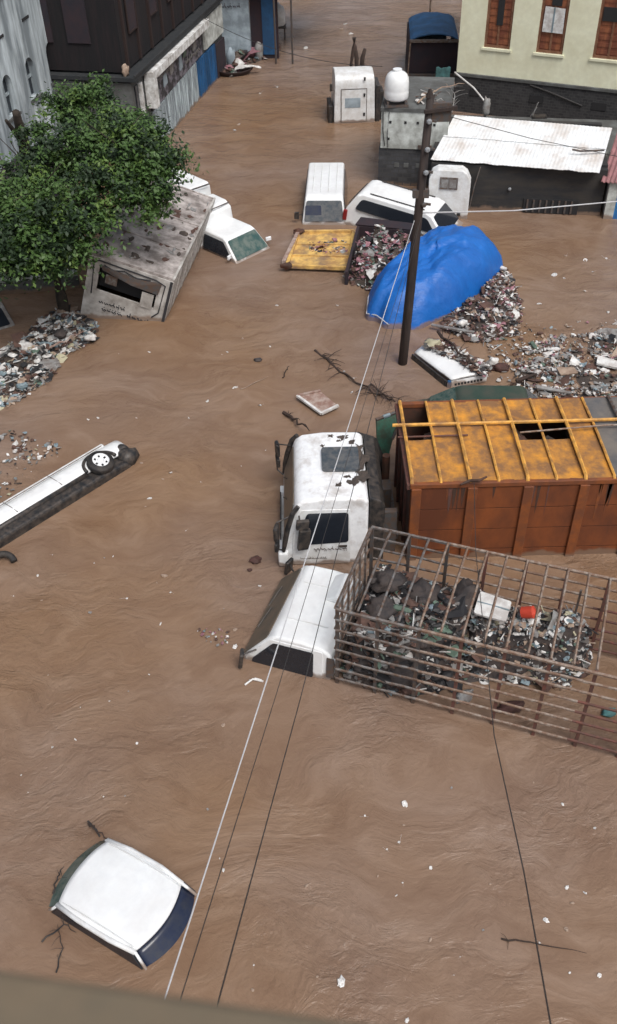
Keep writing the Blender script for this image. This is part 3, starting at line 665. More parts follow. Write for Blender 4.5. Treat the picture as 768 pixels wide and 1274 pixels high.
g = MB(); g.bb((-Wb,.1,-.12),(Wb,Lbox,0),'steel_dark'); g.build('floor', BX)
# rear wall with torn opening: local window x -.95..+.75, z 1.25..2.3
wx0, wx1, wz0, wz1 = -Wb+.34, Wb-.42, 1.38, 2.14
g = MB(); g.bb((-Wb,-.03,0),(Wb,.03,wz0),'box_side'); g.bb((-Wb,-.03,wz1),(Wb,.03,HB-.05),'box_side'); g.bb((-Wb,-.03,wz0),(wx0,.03,wz1),'box_side'); g.bb((wx1,-.03,wz0),(Wb,.03,wz1),'box_side'); g.build('rear_wall', BX)
g = MB(); g.bb((Wb-.10,-.05,0),(Wb-.02,-.03,HB-.05),'ink'); g.bb((wx0,.25,wz0),(wx1,.3,wz1),'dark_gap'); g.build('dark_edge_strip', BX)
g = MB()
g.tube([(-Wb+.22,-.045,1.22),(-Wb+.16,-.045,2.28),(-Wb+.3,-.045,2.36),(Wb-.5,-.045,2.34),(Wb-.22,-.045,2.25),(Wb-.25,-.045,1.3),(Wb-.42,-.045,1.08)], .022, 'ink', 5)
g.tube([(-.8,-.045,2.26),(-.5,-.05,2.18),(-.2,-.045,2.28),(.2,-.045,2.19),(.6,-.045,2.27)], .02, 'ink', 5); g.build('painted_outline', BX)
g = MB(); g.plate([(wx0+.05,-.06,2.24),(.2,-.06,2.18),(wx1+.1,-.05,2.3),(wx1+.05,-.07,1.9),(.1,-.12,1.95),(wx0+.1,-.06,2.1)], .02, 'steel_dark'); g.bb((wx1-.42,-.06,wz0-.05),(wx1-.06,-.04,1.84),'box_side'); g.bb((-.7,-.05,1.7),(-.35,-.02,2.0),'steel_grey'); g.build('torn_panel', BX)
g = MB(); scribble(g, (-.78,-.04,.98), (1,0,0), (0,0,1), .75, .13, 41, th=.014); scribble(g, (-.66,-.04,.76), (1,0,0), (0,0,1), .6, .12, 42, th=.014); scribble(g, (.12,-.04,.80), (1,0,0), (0,0,1), .72, .15, 43, th=.02); g.build('lettering', BX)
g = MB()
for k in range(55):
    x = rnd.uniform(-Wb+.1, Wb-.1); y = rnd.uniform(.2, Lbox-.2); g.blob((x, y, HB+.01), (rnd.uniform(.03,.14), rnd.uniform(.04,.2), .02), rnd.choice(('sludge','t_brown','t_grey')), k, .6, 8, 4)
g.build('roof_litter', BX)['kind'] = 'stuff'
g = MB(); g.shell([(Lbox+.15,-.1),(Lbox+.15,1.9),(Lbox+.4,2.05),(Lbox+1.2,1.98),(Lbox+1.6,1.0),(Lbox+1.7,-.1)], hwf(0,1.0,2,.9), 'white_paint_dirty'); g.build('cab', BX, bevel=.06)

# ================================================================== PICK-UP BEHIND THE BOX LORRY
pc = at(284,284,.62)
PU = thing('pickup_truck', 'white pickup with a raised canopy, nose under water beside the box lorry', 'pickup', (pc.x, pc.y, 0), hdg(.72,-.69))
hwp = hwf(-.1,.82,.65,.66)
g = MB(); g.shell([(-.62,-.9),(-.62,.60),(-.45,.66),(.42,.64),(.58,.58),(1.18,.0),(1.9,-.2),(1.95,-.9)], hwp, 'white_paint'); g.build('cab', PU, smooth=True, bevel=.05, seg=3)
g = MB(); front_plate(g, 1.14,.06,.62,.555,.72,.62,.02,'glass_green',.05,.012); g.build('windscreen', PU)
for s in (-1,1):
    g = MB(); side_plate(g, s, hwp, [(-.45,.08),(.95,.06),(.48,.52),(-.45,.54)], .02, 'glass_dark', .05, .008); g.build('side_window', PU)
    g = MB(); g.box((s*.92,.98,.22),(.2,.07,.13),'white_plain',(0,0,s*.3)); g.build('mirror', PU, bevel=.02)
g = MB(); g.shell([(-1.6,-.5),(-1.6,1.12),(-1.45,1.22),(-.80,1.18),(-.58,1.0),(-.50,-.5)], hwf(0,.85,1.2,.72), 'white_paint'); g.build('front_canopy', PU, smooth=True, bevel=.05)
g = MB(); g.shell([(-4.0,-.5),(-4.0,1.50),(-3.85,1.62),(-1.75,1.52),(-1.64,1.40),(-1.64,-.5)], hwf(0,.85,1.5,.72), 'white_paint'); rcn = g.build('rear_canopy', PU, smooth=True, bevel=.05); rcn.location = (-.12,-.06,0)
g = MB(); g.tube([(-.72,-1.62,1.5),(0,-1.62,1.54),(.6,-1.62,1.5)], .03, 'steel_dark'); g.tube([(-.72,-.66,1.12),(0,-.60,1.16),(.72,-.66,1.12)], .02, 'steel_dark'); g.build('canopy_seam', PU)

# ================================================================== WHITE VAN
vc = at(405,223,.85)
V1 = thing('passenger_van', 'white van facing the camera, water up to its windscreen, in the middle of the street', 'van', (vc.x, vc.y, 0), hdg(-.06,-1))
hwv = hwf(0,.80,.85,.66)
g = MB(); g.shell([(-1.75,-.9),(-1.75,.5),(-1.68,.82),(-1.5,.88),(1.35,.88),(1.55,.80),(1.98,.02),(2.05,-.9)], hwv, 'white_paint'); g.build('body', V1, smooth=True, bevel=.07, seg=3)
for x in (-.42,-.14,.14,.42):
    g = MB(); g.tube([(x,-1.45,.885),(x,0,.893),(x,1.25,.885)], .012, 'white_paint_dirty', 5); g.build('roof_rib', V1)
g = MB(); front_plate(g, 1.96,.12,1.60,.72,.70,.62,.02,'glass_grey',.07,.012); g.build('windscreen', V1)
g = MB(); front_plate(g, 1.93,.15,1.68,.58,.30,.28,.02,'glass_blue',.05,.02,.38); g.build('windscreen_patch', V1)
for s in (-1,1):
    g = MB(); side_plate(g, s, hwv, [(-1.5,.1),(1.62,.1),(1.38,.68),(-1.5,.68)], .02, 'glass_dark', .08, .008); g.build('side_window', V1)
    g = MB(); g.tube([(s*.78,1.7,.25),(s*.92,1.82,.3)], .015, 'black_plastic'); g.box((s*.97,1.84,.28),(.16,.07,.24),'black_plastic'); g.build('mirror', V1)
# ================================================================== WHITE SUV
sc_ = at(478,246,.9)
S1 = thing('station_wagon', 'white wagon with black side windows, nose down beside the white van', 'car', (sc_.x+.72, sc_.y-.12, 0), Euler((R(-7), 0, hdg(.90,-.42))))
hws = hwf(0,.92,.95,.70)
g = MB(); g.shell([(-2.0,-.9),(-1.95,.35),(-1.62,.90),(-1.4,.97),(.9,.95),(1.12,.88),(1.75,.30),(2.6,.0),(2.75,-.9)], hws, 'white_paint'); g.build('body', S1, smooth=True, bevel=.07, seg=3)
for s in (-1,1):
    g = MB(); side_plate(g, s, hws, [(-1.62,.42),(1.38,.36),(.98,.78),(-1.42,.80)], .02, 'glass_dark', .12, .008); g.build('side_window', S1)
    g = MB(); g.tube([(s*.58,-1.2,1.0),(s*.58,.8,.98)], .02, 'black_plastic'); 
    for y in (-1.1,-.2,.7): g.tube([(s*.58,y,.95),(s*.58,y,1.0)], .018, 'black_plastic')
    g.build('roof_rail', S1)
    g = MB(); g.bb((s*.90,-2.0,-.05),(s*.80,-1.86,.32),'tail_red'); g.build('tail_lamp', S1, bevel=.02)
    g = MB(); g.box((s*1.0,1.25,.42),(.18,.08,.14),'white_paint'); g.build('mirror', S1, bevel=.02)
g = MB(); front_plate(g, 1.72,.34,1.16,.84,.80,.64,.02,'glass_dark',.07,.012); g.build('windscreen', S1)
g = MB(); g.box((0,-1.83,.62),(1.25,.03,.38),'glass_dark',(R(-32),0,0)); g.build('rear_window', S1, bevel=.01)

# ================================================================== DUMP BED WITH PINK RUBBISH
q = [at(446,284,.55), at(522,292,.55), at(508,352,.35), at(431,342,.35)]
BD = thing('cargo_bed', 'dark open cargo bed half sunk beside the yellow panel, heaped with pink rubbish', 'cargo bed', ((q[0]+q[2])/2*Vector((1,1,0)) if False else ((q[0].x+q[2].x)/2, (q[0].y+q[2].y)/2, 0)), 0)
def bl(p): return loc_of(BD, p)
for nm, i, j in (('side_board',0,3),('head_board',0,1)):
    g = MB(); p, r_ = bl(q[i]), bl(q[j]); zz = Vector((0,0,.9)); g.plate([p+Vector((0,0,.1)), r_+Vector((0,0,.1)), r_-zz, p-zz], .09, 'canvas_dark'); g.build(nm, BD)
g = MB(); hb = [bl(q[0]), bl(q[1])]; g.plate([hb[0]+Vector((-.1,.0,.12)), hb[1]+Vector((0,.0,.12)), hb[1]+Vector((.0,.30,.22)), hb[0]+Vector((.1,.35,.22))], .06, 'canvas_dark')
g.build('cab_guard', BD)
g = MB(); g.bb((bl(q[0]).x+.1, bl(q[3]).y+.2, -.8), (bl(q[1]).x-.3, bl(q[0]).y-.2, -.1), 'steel_dark'); g.build('bed_floor', BD)
trash('pink_rubbish', 'pink, white and green rubbish heaped in the dark cargo bed', [q[0],q[1],at(520,300,.3),at(505,352,0), at(478,372,0), at(440,354,0), at(428,345,0)], 1300, 'pink', .75, 1.4, (.05,.19), 21, z0=.0)
# ================================================================== YELLOW PANEL
yq = [at(372,291,.12), at(440,290,.16), at(434,336,.1), at(357,333,.1)]
YP = thing('yellow_truck_bed', 'yellow steel panel frame floating flat with debris on it, left of the dark bed', 'panel', ((yq[0].x+yq[2].x)/2, (yq[0].y+yq[2].y)/2, 0))
yl = [loc_of(YP, p) for p in yq]
g = MB(); g.plate(yl, .05, 'yellow_panel'); g.build('plate', YP)
g = MB()
for i in range(4): g.bar(yl[i]+Vector((0,0,.06)), yl[(i+1) % 4]+Vector((0,0,.06)), .1, .12, 'yellow_panel')
for t in (.35,.68): g.bar(yl[0].lerp(yl[3], t)+Vector((0,0,.045)), yl[1].lerp(yl[2], t)+Vector((0,0,.045)), .07, .05, 'yellow_panel')
g.bar(yl[0]+Vector((-.02,-.1,.1)), yl[3]+Vector((-.1,.2,.1)), .12, .1, 'wood_board'); g.build('rim_frame', YP)
for p in (yl[0], yl[3]):
    g = MB(); g.blob(p+Vector((0,-.05,.1)), (.2,.14,.1), 'rust_dark', p.x, .3); g.build('corner_clot', YP)
trash('panel_debris', 'red-brown scraps in a row on the yellow panel', [at(385,305,.1), at(430,300,.1), at(432,316,.1), at(384,318,.1)], 70, 'pink', .1, .3, (.06,.16), 5, mound=False, z0=.12)
# ================================================================== BLUE TARPAULIN MOUND
A_, B_ = at(512,372,.5), at(588,312,.7)
ax = (B_-A_); ax.z = 0; La = ax.length; ax.normalize(); pr = Vector((ax.y, -ax.x, 0)); mid = (A_+B_)/2; mid.z = 0; mid += Vector((-.22,.22,0))
TP = thing('tarpaulin_mound', 'bright blue tarpaulin stretched over a long load beside the pole', 'tarpaulin', mid, 0)
def tarp(u, v):
    a = u*2*math.pi; rr = v
    # superellipse plan, wide at the far end
    ca, sa = math.cos(a), math.sin(a)
    n_ = 2.6; den = (abs(ca)**n_+abs(sa)**n_)**(1/n_)
    x = ca/den; y = sa/den
    Lh = La/2+1.15; Wh = 1.45+.10*x
    h = 1.45+.12*x
    prof_ = (1-rr**4.5)**.8
    ridge = 1-abs(noise.noise(Vector((x*rr*2.2+y*rr*1.2, y*rr*4-x*rr*1.0, 7))))*5
    fold = .07*max(0, ridge)*(.4+rr)+.04*math.sin(a*9+rr*3)*rr**2+.10*noise.noise(Vector((x*rr*3, y*rr*3, 2)))+.05*noise.noise(Vector((x*rr*9, y*rr*9, 5)))
    k = rr*(1+.035*math.sin(a*11)*rr)
    crease = -.05*math.exp(-((x*rr*1.6+y*rr*.9+.25)/.09)**2) -.035*math.exp(-((x*rr*.6-y*rr*1.2+.1)/.07)**2)
    p = ax*(x*k*Lh)+pr*(y*k*Wh)
    return (p.x, p.y, max(-.12, h*prof_+fold*.9+crease-.10*rr))
g = MB(); g.grid(tarp, 96, 30, 'tarp_blue'); g.build('cover_sheet', TP, smooth=True)
g = MB()
pts = []
for k in range(30):
    t = k/30*2*math.pi; p = Vector(tarp(k/30, .97)); pts.append(p*1.01+Vector((0,0,.03)))
g.tube(pts[14:26], .018, 'wire_pale', 5); g.build('hem_rope', TP)
trash('tarp_rubbish', 'brown and grey rubbish piled along the right side of the blue tarpaulin', [at(618,328,.1), at(632,334,.1), at(652,385,0), at(644,418,0), at(600,428,0), at(548,412,0), at(552,392,0), at(600,350,0)], 1700, 'brown', .36, .5, (.04,.17), 31)
trash('pale_rubbish', 'pale rubbish scattered between the tarpaulin and the wagon', [at(505,290,0), at(540,275,0), at(556,282,0), at(520,310,0), at(500,320,0)], 90, 'pale', .3, .5, (.06,.18), 33)
b = MB(); b.bar((0,0,0), (1.15,-.62,.08), .1, .03, 't_grey'); o = b.build('plank'); o.location = at(537,404,.15); tag(o, 'pale narrow plank at the near end of the blue tarpaulin', 'plank')
# ================================================================== WHITE CAR NOSE WITH DEBRIS
wq = [at(518,437,.35), at(548,420,.45), at(604,466,.35), at(562,482,.22)]
wc = (wq[0]+wq[2])/2
WR = thing('wrecked_car', 'front of a drowned white car with branches on its bonnet, below the pole', 'car', (wc.x, wc.y, 0), 0)
wl = [loc_of(WR, p) for p in (at(516,438,.16), at(546,422,.26), at(606,464,.26), at(562,472,.20))]
g = MB(); g.grid(lambda u, v: (wl[0].lerp(wl[1], u)).lerp(wl[3].lerp(wl[2], u), v)+Vector((0,0,.08*(1-(2*u-1)**2)*(1-v*.5))), 10, 12, 'white_paint', .06); g.build('bonnet', WR, smooth=True)
g = MB(); dn = Vector((0,-.05,-.22)); g.plate([wl[3]+Vector((0,0,-.05)), wl[2]+Vector((0,0,-.05)), wl[2]+dn, wl[3]+dn], .05, 'white_paint'); gr = g.build('grille_panel', WR)
g = MB()
for k in range(9):
    p = wl[3].lerp(wl[2], .12+k*.09)+Vector((0,-.055,-.15)); g.box(p, (.055,.03,.06), 'dark_gap')
g.build('grille_slots', gr)
g = MB(); g.plate([wl[0]+Vector((-.06,-.06,-.02)), wl[3]+Vector((-.12,-.02,-.05)), wl[3]+Vector((-.16,-.05,-.3)), wl[0]+Vector((-.1,-.1,-.3))], .05, 'black_plastic'); g.build('dark_wing', WR)
g = MB(); g.plate([wl[3]+Vector((-.1,-.05,.0)), wl[3]+Vector((-.02,-.08,.0)), wl[3]+Vector((-.02,-.12,-.3)), wl[3]+Vector((-.12,-.08,-.3))], .05, 'blue_door'); g.build('corner_strip', WR)
trash('bonnet_debris', 'twigs, cloth and scraps caught on the white bonnet', [at(530,425,.5), at(552,416,.5), at(612,455,.4), at(604,468,.4), at(572,446,.4)], 380, 'brown', .25, .5, (.05,.22), 44, mound=False, z0=.30)
sack('pale yellow bag lying on the far corner of the white bonnet', at(538,427,.38), (.22,.17,.1), 't_yellow', 46, 'bag', 'plastic_bag')
branch('branch', 'dark branch lying across the white bonnet', [at(545,412,.35), at(572,438,.5), at(604,462,.4)], .045, 12, nt=16, tl=.5)
sack('white bag with a round top beside the white bonnet', at(614,450,.12), (.14,.12,.12), 't_white', 47, 'bag', 'plastic_bag')
sack('dark red-brown lump of cloth right of the white bonnet', at(622,458,.05), (.24,.14,.12), 'sack_brown', 48, 'bundle', 'cloth_bundle')
# ================================================================== GREEN CAR BEHIND THE CONTAINER
gc = at(612,490,.6)
GC = thing('green_car', 'dark green car mostly hidden behind the orange container', 'car', (gc.x-.1, gc.y-.35, 0), hdg(-1,.06))
hg = hwf(0,.85,.7,.66)
g = MB(); g.shell([(-1.9,-.8),(-1.9,.1),(-1.35,.2),(-.95,.62),(-.8,.67),(.65,.67),(.8,.62),(1.5,.15),(2.2,.02),(2.2,-.8)], hg, 'green_car'); g.build('body', GC, smooth=True, bevel=.05)
g = MB(); front_plate(g, 1.45,.2,.84,.6,.76,.64,.02,'glass_green',.05,.012); g.build('windscreen', GC)
g = MB(); front_plate(g, -1.31,.24,-.97,.58,.74,.64,.02,'glass_grey',.05,.012); g.build('rear_window', GC)
for s in (-1,1):
    g = MB(); side_plate(g, s, hg, [(-1.15,.2),(1.25,.18),(.7,.56),(-.85,.56)], .02, 'glass_grey', .06, .008); g.build('side_window', GC)
# green metal panel between cab and container
gp = at(478,538,.9)
GP = thing('green_metal_sheet', 'bent green metal panel wedged behind the white cab and the container', 'panel', (gp.x, gp.y, 0))
g = MB(); pl = [loc_of(GP, p) for p in (at(468,524,1.2), at(496,514,1.2), at(500,522,1.1), at(488,548,.7), at(482,572,.3), at(470,572,.3))]; g.plate(pl, .06, 'green_panel'); g.build('sheet', GP)
g = MB(); g.tube([pl[0]+Vector((0,0,.04)), pl[1]+Vector((0,0,.05)), pl[2]+Vector((0,0,.04)), pl[3]+Vector((0,0,.04))], .04, 'steel_dark'); g.tube([pl[0].lerp(pl[1],.3)+Vector((0,0,.05)), pl[0].lerp(pl[1],.6)+Vector((0,0,.05))], .05, 't_blue'); g.build('rim', GP)
# board + branches
bq = [at(370,494,.1), at(399,488,.12), at(421,506,.1), at(400,516,.06)]
bc = (bq[0]+bq[2])/2; BO = thing('floating_board', 'pale wooden board with a raised rim floating above the big white cab', 'board', bc)
g = MB(); l4 = [p-bc for p in bq]; g.plate(l4, .05, 'wood_board'); g.build('panel', BO)
g = MB()
for i in (0,2,3): g.bar(l4[i]+Vector((0,0,.04)), l4[(i+1) % 4]+Vector((0,0,.04)), .07, .06, 't_white' if i != 0 else 'wood_board')
g.build('rim', BO)
branch('branch', 'long broken dark branch drifting from the pole towards the white cab', [at(392,436,.0), at(418,456,.03), at(445,476,.05), at(470,490,.05), at(492,500,.02)], .042, 8, nt=26, tl=.5)
branch('branch', 'dark bent branch behind the near-left corner of the big cab roof', [at(353,513,.05), at(368,522,.12), at(385,536,.3)], .05, 9, nt=5, tl=.25)
branch('branch', 'tangled twigs around the end of the long broken branch', [at(462,478,.08), at(478,492,.14), at(500,497,.06)], .03, 10, nt=22, tl=.45)
branch('branch', 'short thin twig alone in the open water left of the long branch', [at(352,470,.02), at(357,460,.04), at(360,455,.0)], .02, 13, nt=1, tl=.1)
branch('branch', 'thin pale stick floating beside white scraps near the middle', [at(300,484,.02), at(318,476,.03), at(334,468,.01)], .016, 14, 't_tan', 0)

# ================================================================== big rubbish fields
trash('rubbish_field', 'wide field of pale rubbish floating right of the wreck', [at(648,432,0), at(690,420,0), at(768,415,0), at(850,415,0), at(850,530,0), at(740,512,0), at(690,500,0), at(636,478,0), at(640,455,0)], 2700, 'mix', .06, .2, (.035,.17), 51, dens=lambda x, y: .25 if noise.noise(Vector((x*1.1, y*1.6, 9))) < -.12 else 1)
trash('rubbish_fringe', 'thin scatter of pale bits round the near edge of the wide rubbish field', [at(620,440,0), at(650,405,0), at(780,400,0), at(850,405,0), at(850,440,0), at(690,440,0), at(640,470,0)], 220, 'mix', .07, .2, (.03,.1), 58, mound=False)
trash('rubbish_drift', 'loose scattered rubbish between the tarpaulin pile and the container', [at(600,420,0), at(650,420,0), at(680,500,0), at(620,480,0)], 130, 'mix', .1, .3, (.04,.13), 52, mound=False)
trash('rubbish_heap', 'heap of white and blue rubbish on the water below the tree', [at(8,435,0), at(40,405,0), at(70,385,0), at(105,392,0), at(124,412,0), at(104,432,0), at(78,445,0), at(66,470,0), at(40,490,0), at(8,506,0), at(-60,520,0), at(-50,470,0)], 1500, 'pale', .24, .35, (.05,.26), 53, dens=lambda x, y: .3 if noise.noise(Vector((x*1.3, y*1.3, 5))) < -.1 else 1)
def dl(x, y): return .35 if noise.noise(Vector((x*1.5, y*1.5, 4))) < .02 else 1
trash('rubbish_scum', 'thin raft of pale scraps floating at the left edge above the capsized car', [at(-60,540,0), at(0,535,0), at(50,542,0), at(76,556,0), at(72,572,0), at(40,590,0), at(0,628,0), at(-60,650,0)], 330, 'pale', .06, .3, (.03,.11), 54, mound=False, dens=dl)
trash('rubbish_sprinkle', 'small cluster of pink scraps near the small cab mirror', [at(245,785,0), at(290,782,0), at(296,806,0), at(262,806,0)], 34, 'pink', .05, .3, (.02,.07), 56, mound=False)
branch('branch', 'pale plank lying across the rubbish heap below the tree', [at(62,432,.35), at(84,422,.36), at(104,412,.36)], .035, 15, 'wood_board', 0)
# ================================================================== FLOATING LITTER, each its own piece
spots = [(294,482,.13),(324,504,.08),(205,716,.13),(213,736,.09),(157,744,.11),(112,762,.1),(200,776,.08),(278,902,.08),(604,957,.17),(424,1223,.13),(504,1001,.1),(382,1102,.07),(455,1016,.08),(498,1047,.1),(562,980,.06),(568,953,.05),(728,1111,.08),(705,1156,.07),(679,1144,.08),(258,499,.08),(302,421,.07),(336,431,.07),(276,441,.06),(283,438,.06),(186,438,.07),(148,440,.06),(176,576,.08),(187,620,.09),(213,588,.08),(203,596,.07),(118,700,.06),(65,690,.05),(130,694,.05),(141,692,.05),(293,783,.09),(292,805,.1),(283,793,.07),(52,747,.05),(17,742,.05),(325,116,.2),(345,108,.18),(292,162,.2),(297,155,.18),(630,340,.12),(689,342,.16),(728,324,.12),(704,318,.1),(754,322,.16),(738,338,.1),(702,346,.1),(728,362,.14),(672,378,.12),(757,388,.1),(720,400,.1),(618,372,.1),(440,470,.08),(428,462,.09),(438,488,.1),(340,640,.05),(92,1202,.06),(90,1140,.05),(100,1146,.05),(395,1215,.04),(506,1270,.06),(536,1080,.05),(610,1100,.04),(250,600,.05),(232,660,.05),(160,860,.04),(100,880,.04),(60,840,.04),(380,920,.05),(424,930,.04),(700,1000,.05),(740,1030,.04),(470,1090,.04),(330,560,.05),(300,580,.05),(235,520,.07),(170,520,.06),(122,520,.07),(110,522,.06),(412,330,.1),(345,380,.08),(420,380,.08),(330,350,.07),(430,30,.25),(425,36,.2),(436,42,.2),(380,60,.2)]
spots += [(r_.uniform(0,768), r_.uniform(560,1240), r_.uniform(.03,.07)) for r_ in [random.Random(4)] for _ in range(70)]
spots = [q for q in spots if not ((330 < q[0] and 560 < q[1] < 960) or (q[0] < 260 and q[1] > 1010) or (q[0] < 170 and q[1] < 680))]+[q for q in spots if q[1] < 560 or q[0] < 170 and q[1] < 680 and q[2] > .075]
proto = []
for i in range(8):
    g = MB(); r = random.Random(100+i)
    m = ('t_white','t_white','t_tan','t_white','t_white','t_grey','t_white','t_tan')[i]
    piece(g, (0,0,0), 1.0, m, r); piece(g, (.2,.1,.0), .5, m, r)
    proto.append(g)
pm = []
for i, (px, py, sz) in enumerate(spots):
    j = i % 8
    if i < 8: o = proto[j].build('litter_scrap'); pm.append(o)
    else: o = pm[j].copy(); C.objects.link(o); o.name = 'litter_scrap'
    o.location = at(px, py, .01); o.scale = (sz, sz, sz*.8); o.rotation_euler = (0,0,i*1.3)
    tag(o, 'small pale scrap of litter floating alone on the brown water', 'litter', 'scraps floating on open water')
sack('dark red-brown bundle drifting left of the small white cab', at(318,697,.03), (.13,.11,.07), 'sack_brown', 61, 'bundle', 'cloth_bundle')
sack('small black scrap floating near the middle of the street', at(321,448,.02), (.12,.08,.05), 'sack_dark', 62, 'scrap', 'dark_scrap')
sack('tiny red-brown lump below the drifting bundle left of the small cab', at(311,709,.02), (.05,.04,.03), 'sack_brown', 63, 'scrap', 'dark_scrap')
g = MB(); g.tube([(-.12,0,0),(0,.02,.03),(.12,0,0)], [.01,.012,.01], 't_white'); g.tube([(-.2,-.1,-.01),(-.05,.0,.03),(.15,-.03,-.01)], .02, 't_white'); o = g.build('white_hose'); o.location = at(318,846,.02); tag(o, 'short white hose end in the water below the near mirror of the small cab', 'hose')

# ================================================================== UTILITY POLE
pb = at(501,452,0); ptop = Vector((pb.x+.32, pb.y+.1, 7.1))
UP = thing('utility_pole', 'dark wooden utility pole with crossarm standing in the water beside the blue tarpaulin', 'pole', pb)
tp = loc_of(UP, ptop); dirp = tp.normalized()
g = MB(); g.tube([dirp*-1.2, dirp*2, dirp*4.5, tp], [.135,.125,.11,.095], 'pole_wood', 10); g.build('shaft', UP, smooth=True)
g = MB(); g.bb(tp+Vector((-.05,-.07,-.55)), tp+Vector((.50,.07,-.12)), 'steel_dark'); g.bar(tp+Vector((-.15,-.1,-.30)), tp+Vector((.62,-.1,-.22)), .08, .09, 'pole_wood'); g.build('crossarm', UP, bevel=.01)
for k, z in enumerate((-.5,-1.15,-1.7,-2.5)):
    g = MB(); g.tube([tp+Vector((-.02,-.12,z)), tp+Vector((-.02,-.17,z)), tp+Vector((-.02,-.22,z))], [.05,.07,.04], 'insulator' if k < 3 else 'steel_dark', 8); g.build('insulator', UP)
    g = MB(); g.bar(tp+Vector((-.02,-.08,z)), tp+Vector((.16,-.1,z-.02)), .05, .05, 'steel_dark'); g.build('bracket', UP)
g = MB(); g.bb(tp+Vector((-.30,-.12,-2.35)), tp+Vector((.1,.02,-2.15)), 'steel_dark'); g.build('bracket', UP)
g = MB(); g.tube([tp+Vector((-.02,0,0)), tp+Vector((-.03,-.02,.18))], [.1,.03], 'pole_wood', 8); g.build('cap', UP)
# wires
def wire(label, pts, r, m, sagv=0.0):
    pts = [Vector(p) for p in pts]; P = []
    for i in range(len(pts)-1):
        n = 14
        for k in range(n): 
            t = k/n; P.append(pts[i].lerp(pts[i+1], t)-Vector((0,0,sagv*4*t*(1-t))))
    P.append(pts[-1]); b = MB(); b.tube(P, r, m, 6)
    return tag(b.build('wire'), label, 'wire', 'overhead wires')
k42 = pb+dirp*4.2
wire('pale thick wire running from the pole down to the balcony ledge', [k42+Vector((-.1,-.1,0)), at(190,1290,5.0)], .0085, 'wire_pale', .0)
wire('thin grey wire close beside the pale thick one, right of it', [k42+Vector((0,-.15,-.1)), at(345,860,5.2), at(210,1290,7.5)], .0045, 'wire_dark')
wire('dark wire over the small cab to the balcony, right of the pale one', [k42+Vector((.06,-.15,.1)), at(375,865,5.0), at(322,1060,6.6), at(260,1290,8.0)], .006, 'wire_dark')
wire('dark wire sagging from the container edge to the bottom right corner', [at(590,600,2.25), at(592,685,2.7), at(615,915,4.6), at(652,1085,6.2), at(688,1290,7.6)], .0065, 'wire_dark')
wire('pale wire from the pole across the front of the low shed to the right edge', [k42+Vector((.1,.0,.15)), at(640,262,2.2), at(775,250,2.2), at(900,236,2.3)], .018, 'wire_pale')
wire('thin wire from the pole top across the white shed roof to the right', [ptop+Vector((.1,0,-.35)), at(660,172,5.4), at(780,197,4.6)], .008, 'wire_dark')

# ================================================================== TREE
tb = at(80,392,0)
TR_ = thing('street_tree', 'leafy green tree overhanging the leaning box lorry', 'tree', (tb.x, tb.y+.1, 0))
g = MB(); r = random.Random(5)
g.tube([(0,0,-1),(0,.02,.6),(-.05,.1,1.5),(.02,.2,2.3),(.1,.35,3.0)], [.20,.17,.15,.13,.11], 'bark', 9)
limbs = []
for k in range(11):
    a = k*2.4+.4; st = Vector((.02,.2,1.9+.1*k)); e = Vector((math.cos(a)*r.uniform(1.2,2.2)+.5, math.sin(a)*r.uniform(1.2,2.0)+.4, r.uniform(3.4,5.0)))
    m_ = st.lerp(e, .5)+Vector((0,0,.25)); g.tube([st, m_, e], [.08,.05,.02], 'bark', 6)
    for q in range(3):
        e2 = e+Vector((r.uniform(-.9,.9), r.uniform(-.9,.9), r.uniform(-.2,.8))); g.tube([m_.lerp(e,.5), e, e2], [.035,.025,.008], 'bark', 5)
g.build('trunk', TR_, smooth=True)
cr = MB(); TRo = Vector((tb.x, tb.y+.1, 0))
lobes = []      # (centre world, radii, weight)
for px, py, z, rr in ((105,135,4.9,.85),(80,128,5.0,.7),(150,150,4.7,.75),(120,112,5.1,.5),(60,200,4.3,.75),(95,185,4.6,1.0),(165,185,4.6,.85),(188,205,4.3,.6),(198,178,4.5,.35),(30,255,3.9,.9),(75,255,4.0,1.1),(120,228,4.2,.9),(150,215,4.2,.85),(15,310,3.2,.8),(60,315,3.1,.75),(88,295,3.4,.6),(185,160,4.7,.45),(-30,300,3.6,.9),(-30,250,3.8,.8),(175,225,3.9,.5),(214,192,4.5,.28),(186,258,3.6,.26),(192,240,3.8,.25),(120,165,4.9,.9),(128,262,3.8,.4),(40,160,4.6,.35),(165,240,3.8,.4),(10,270,3.5,.6),(35,215,4.2,.7),(0,250,4.0,.8),(45,280,3.7,.9),(90,290,3.6,.8),(205,205,4.3,.35),(205,235,4.0,.3),(150,170,4.7,.8),(70,320,3.0,.6),(30,330,2.9,.6)):
    lobes.append((at(px, py, z)-TRo, rr))
r = random.Random(9)
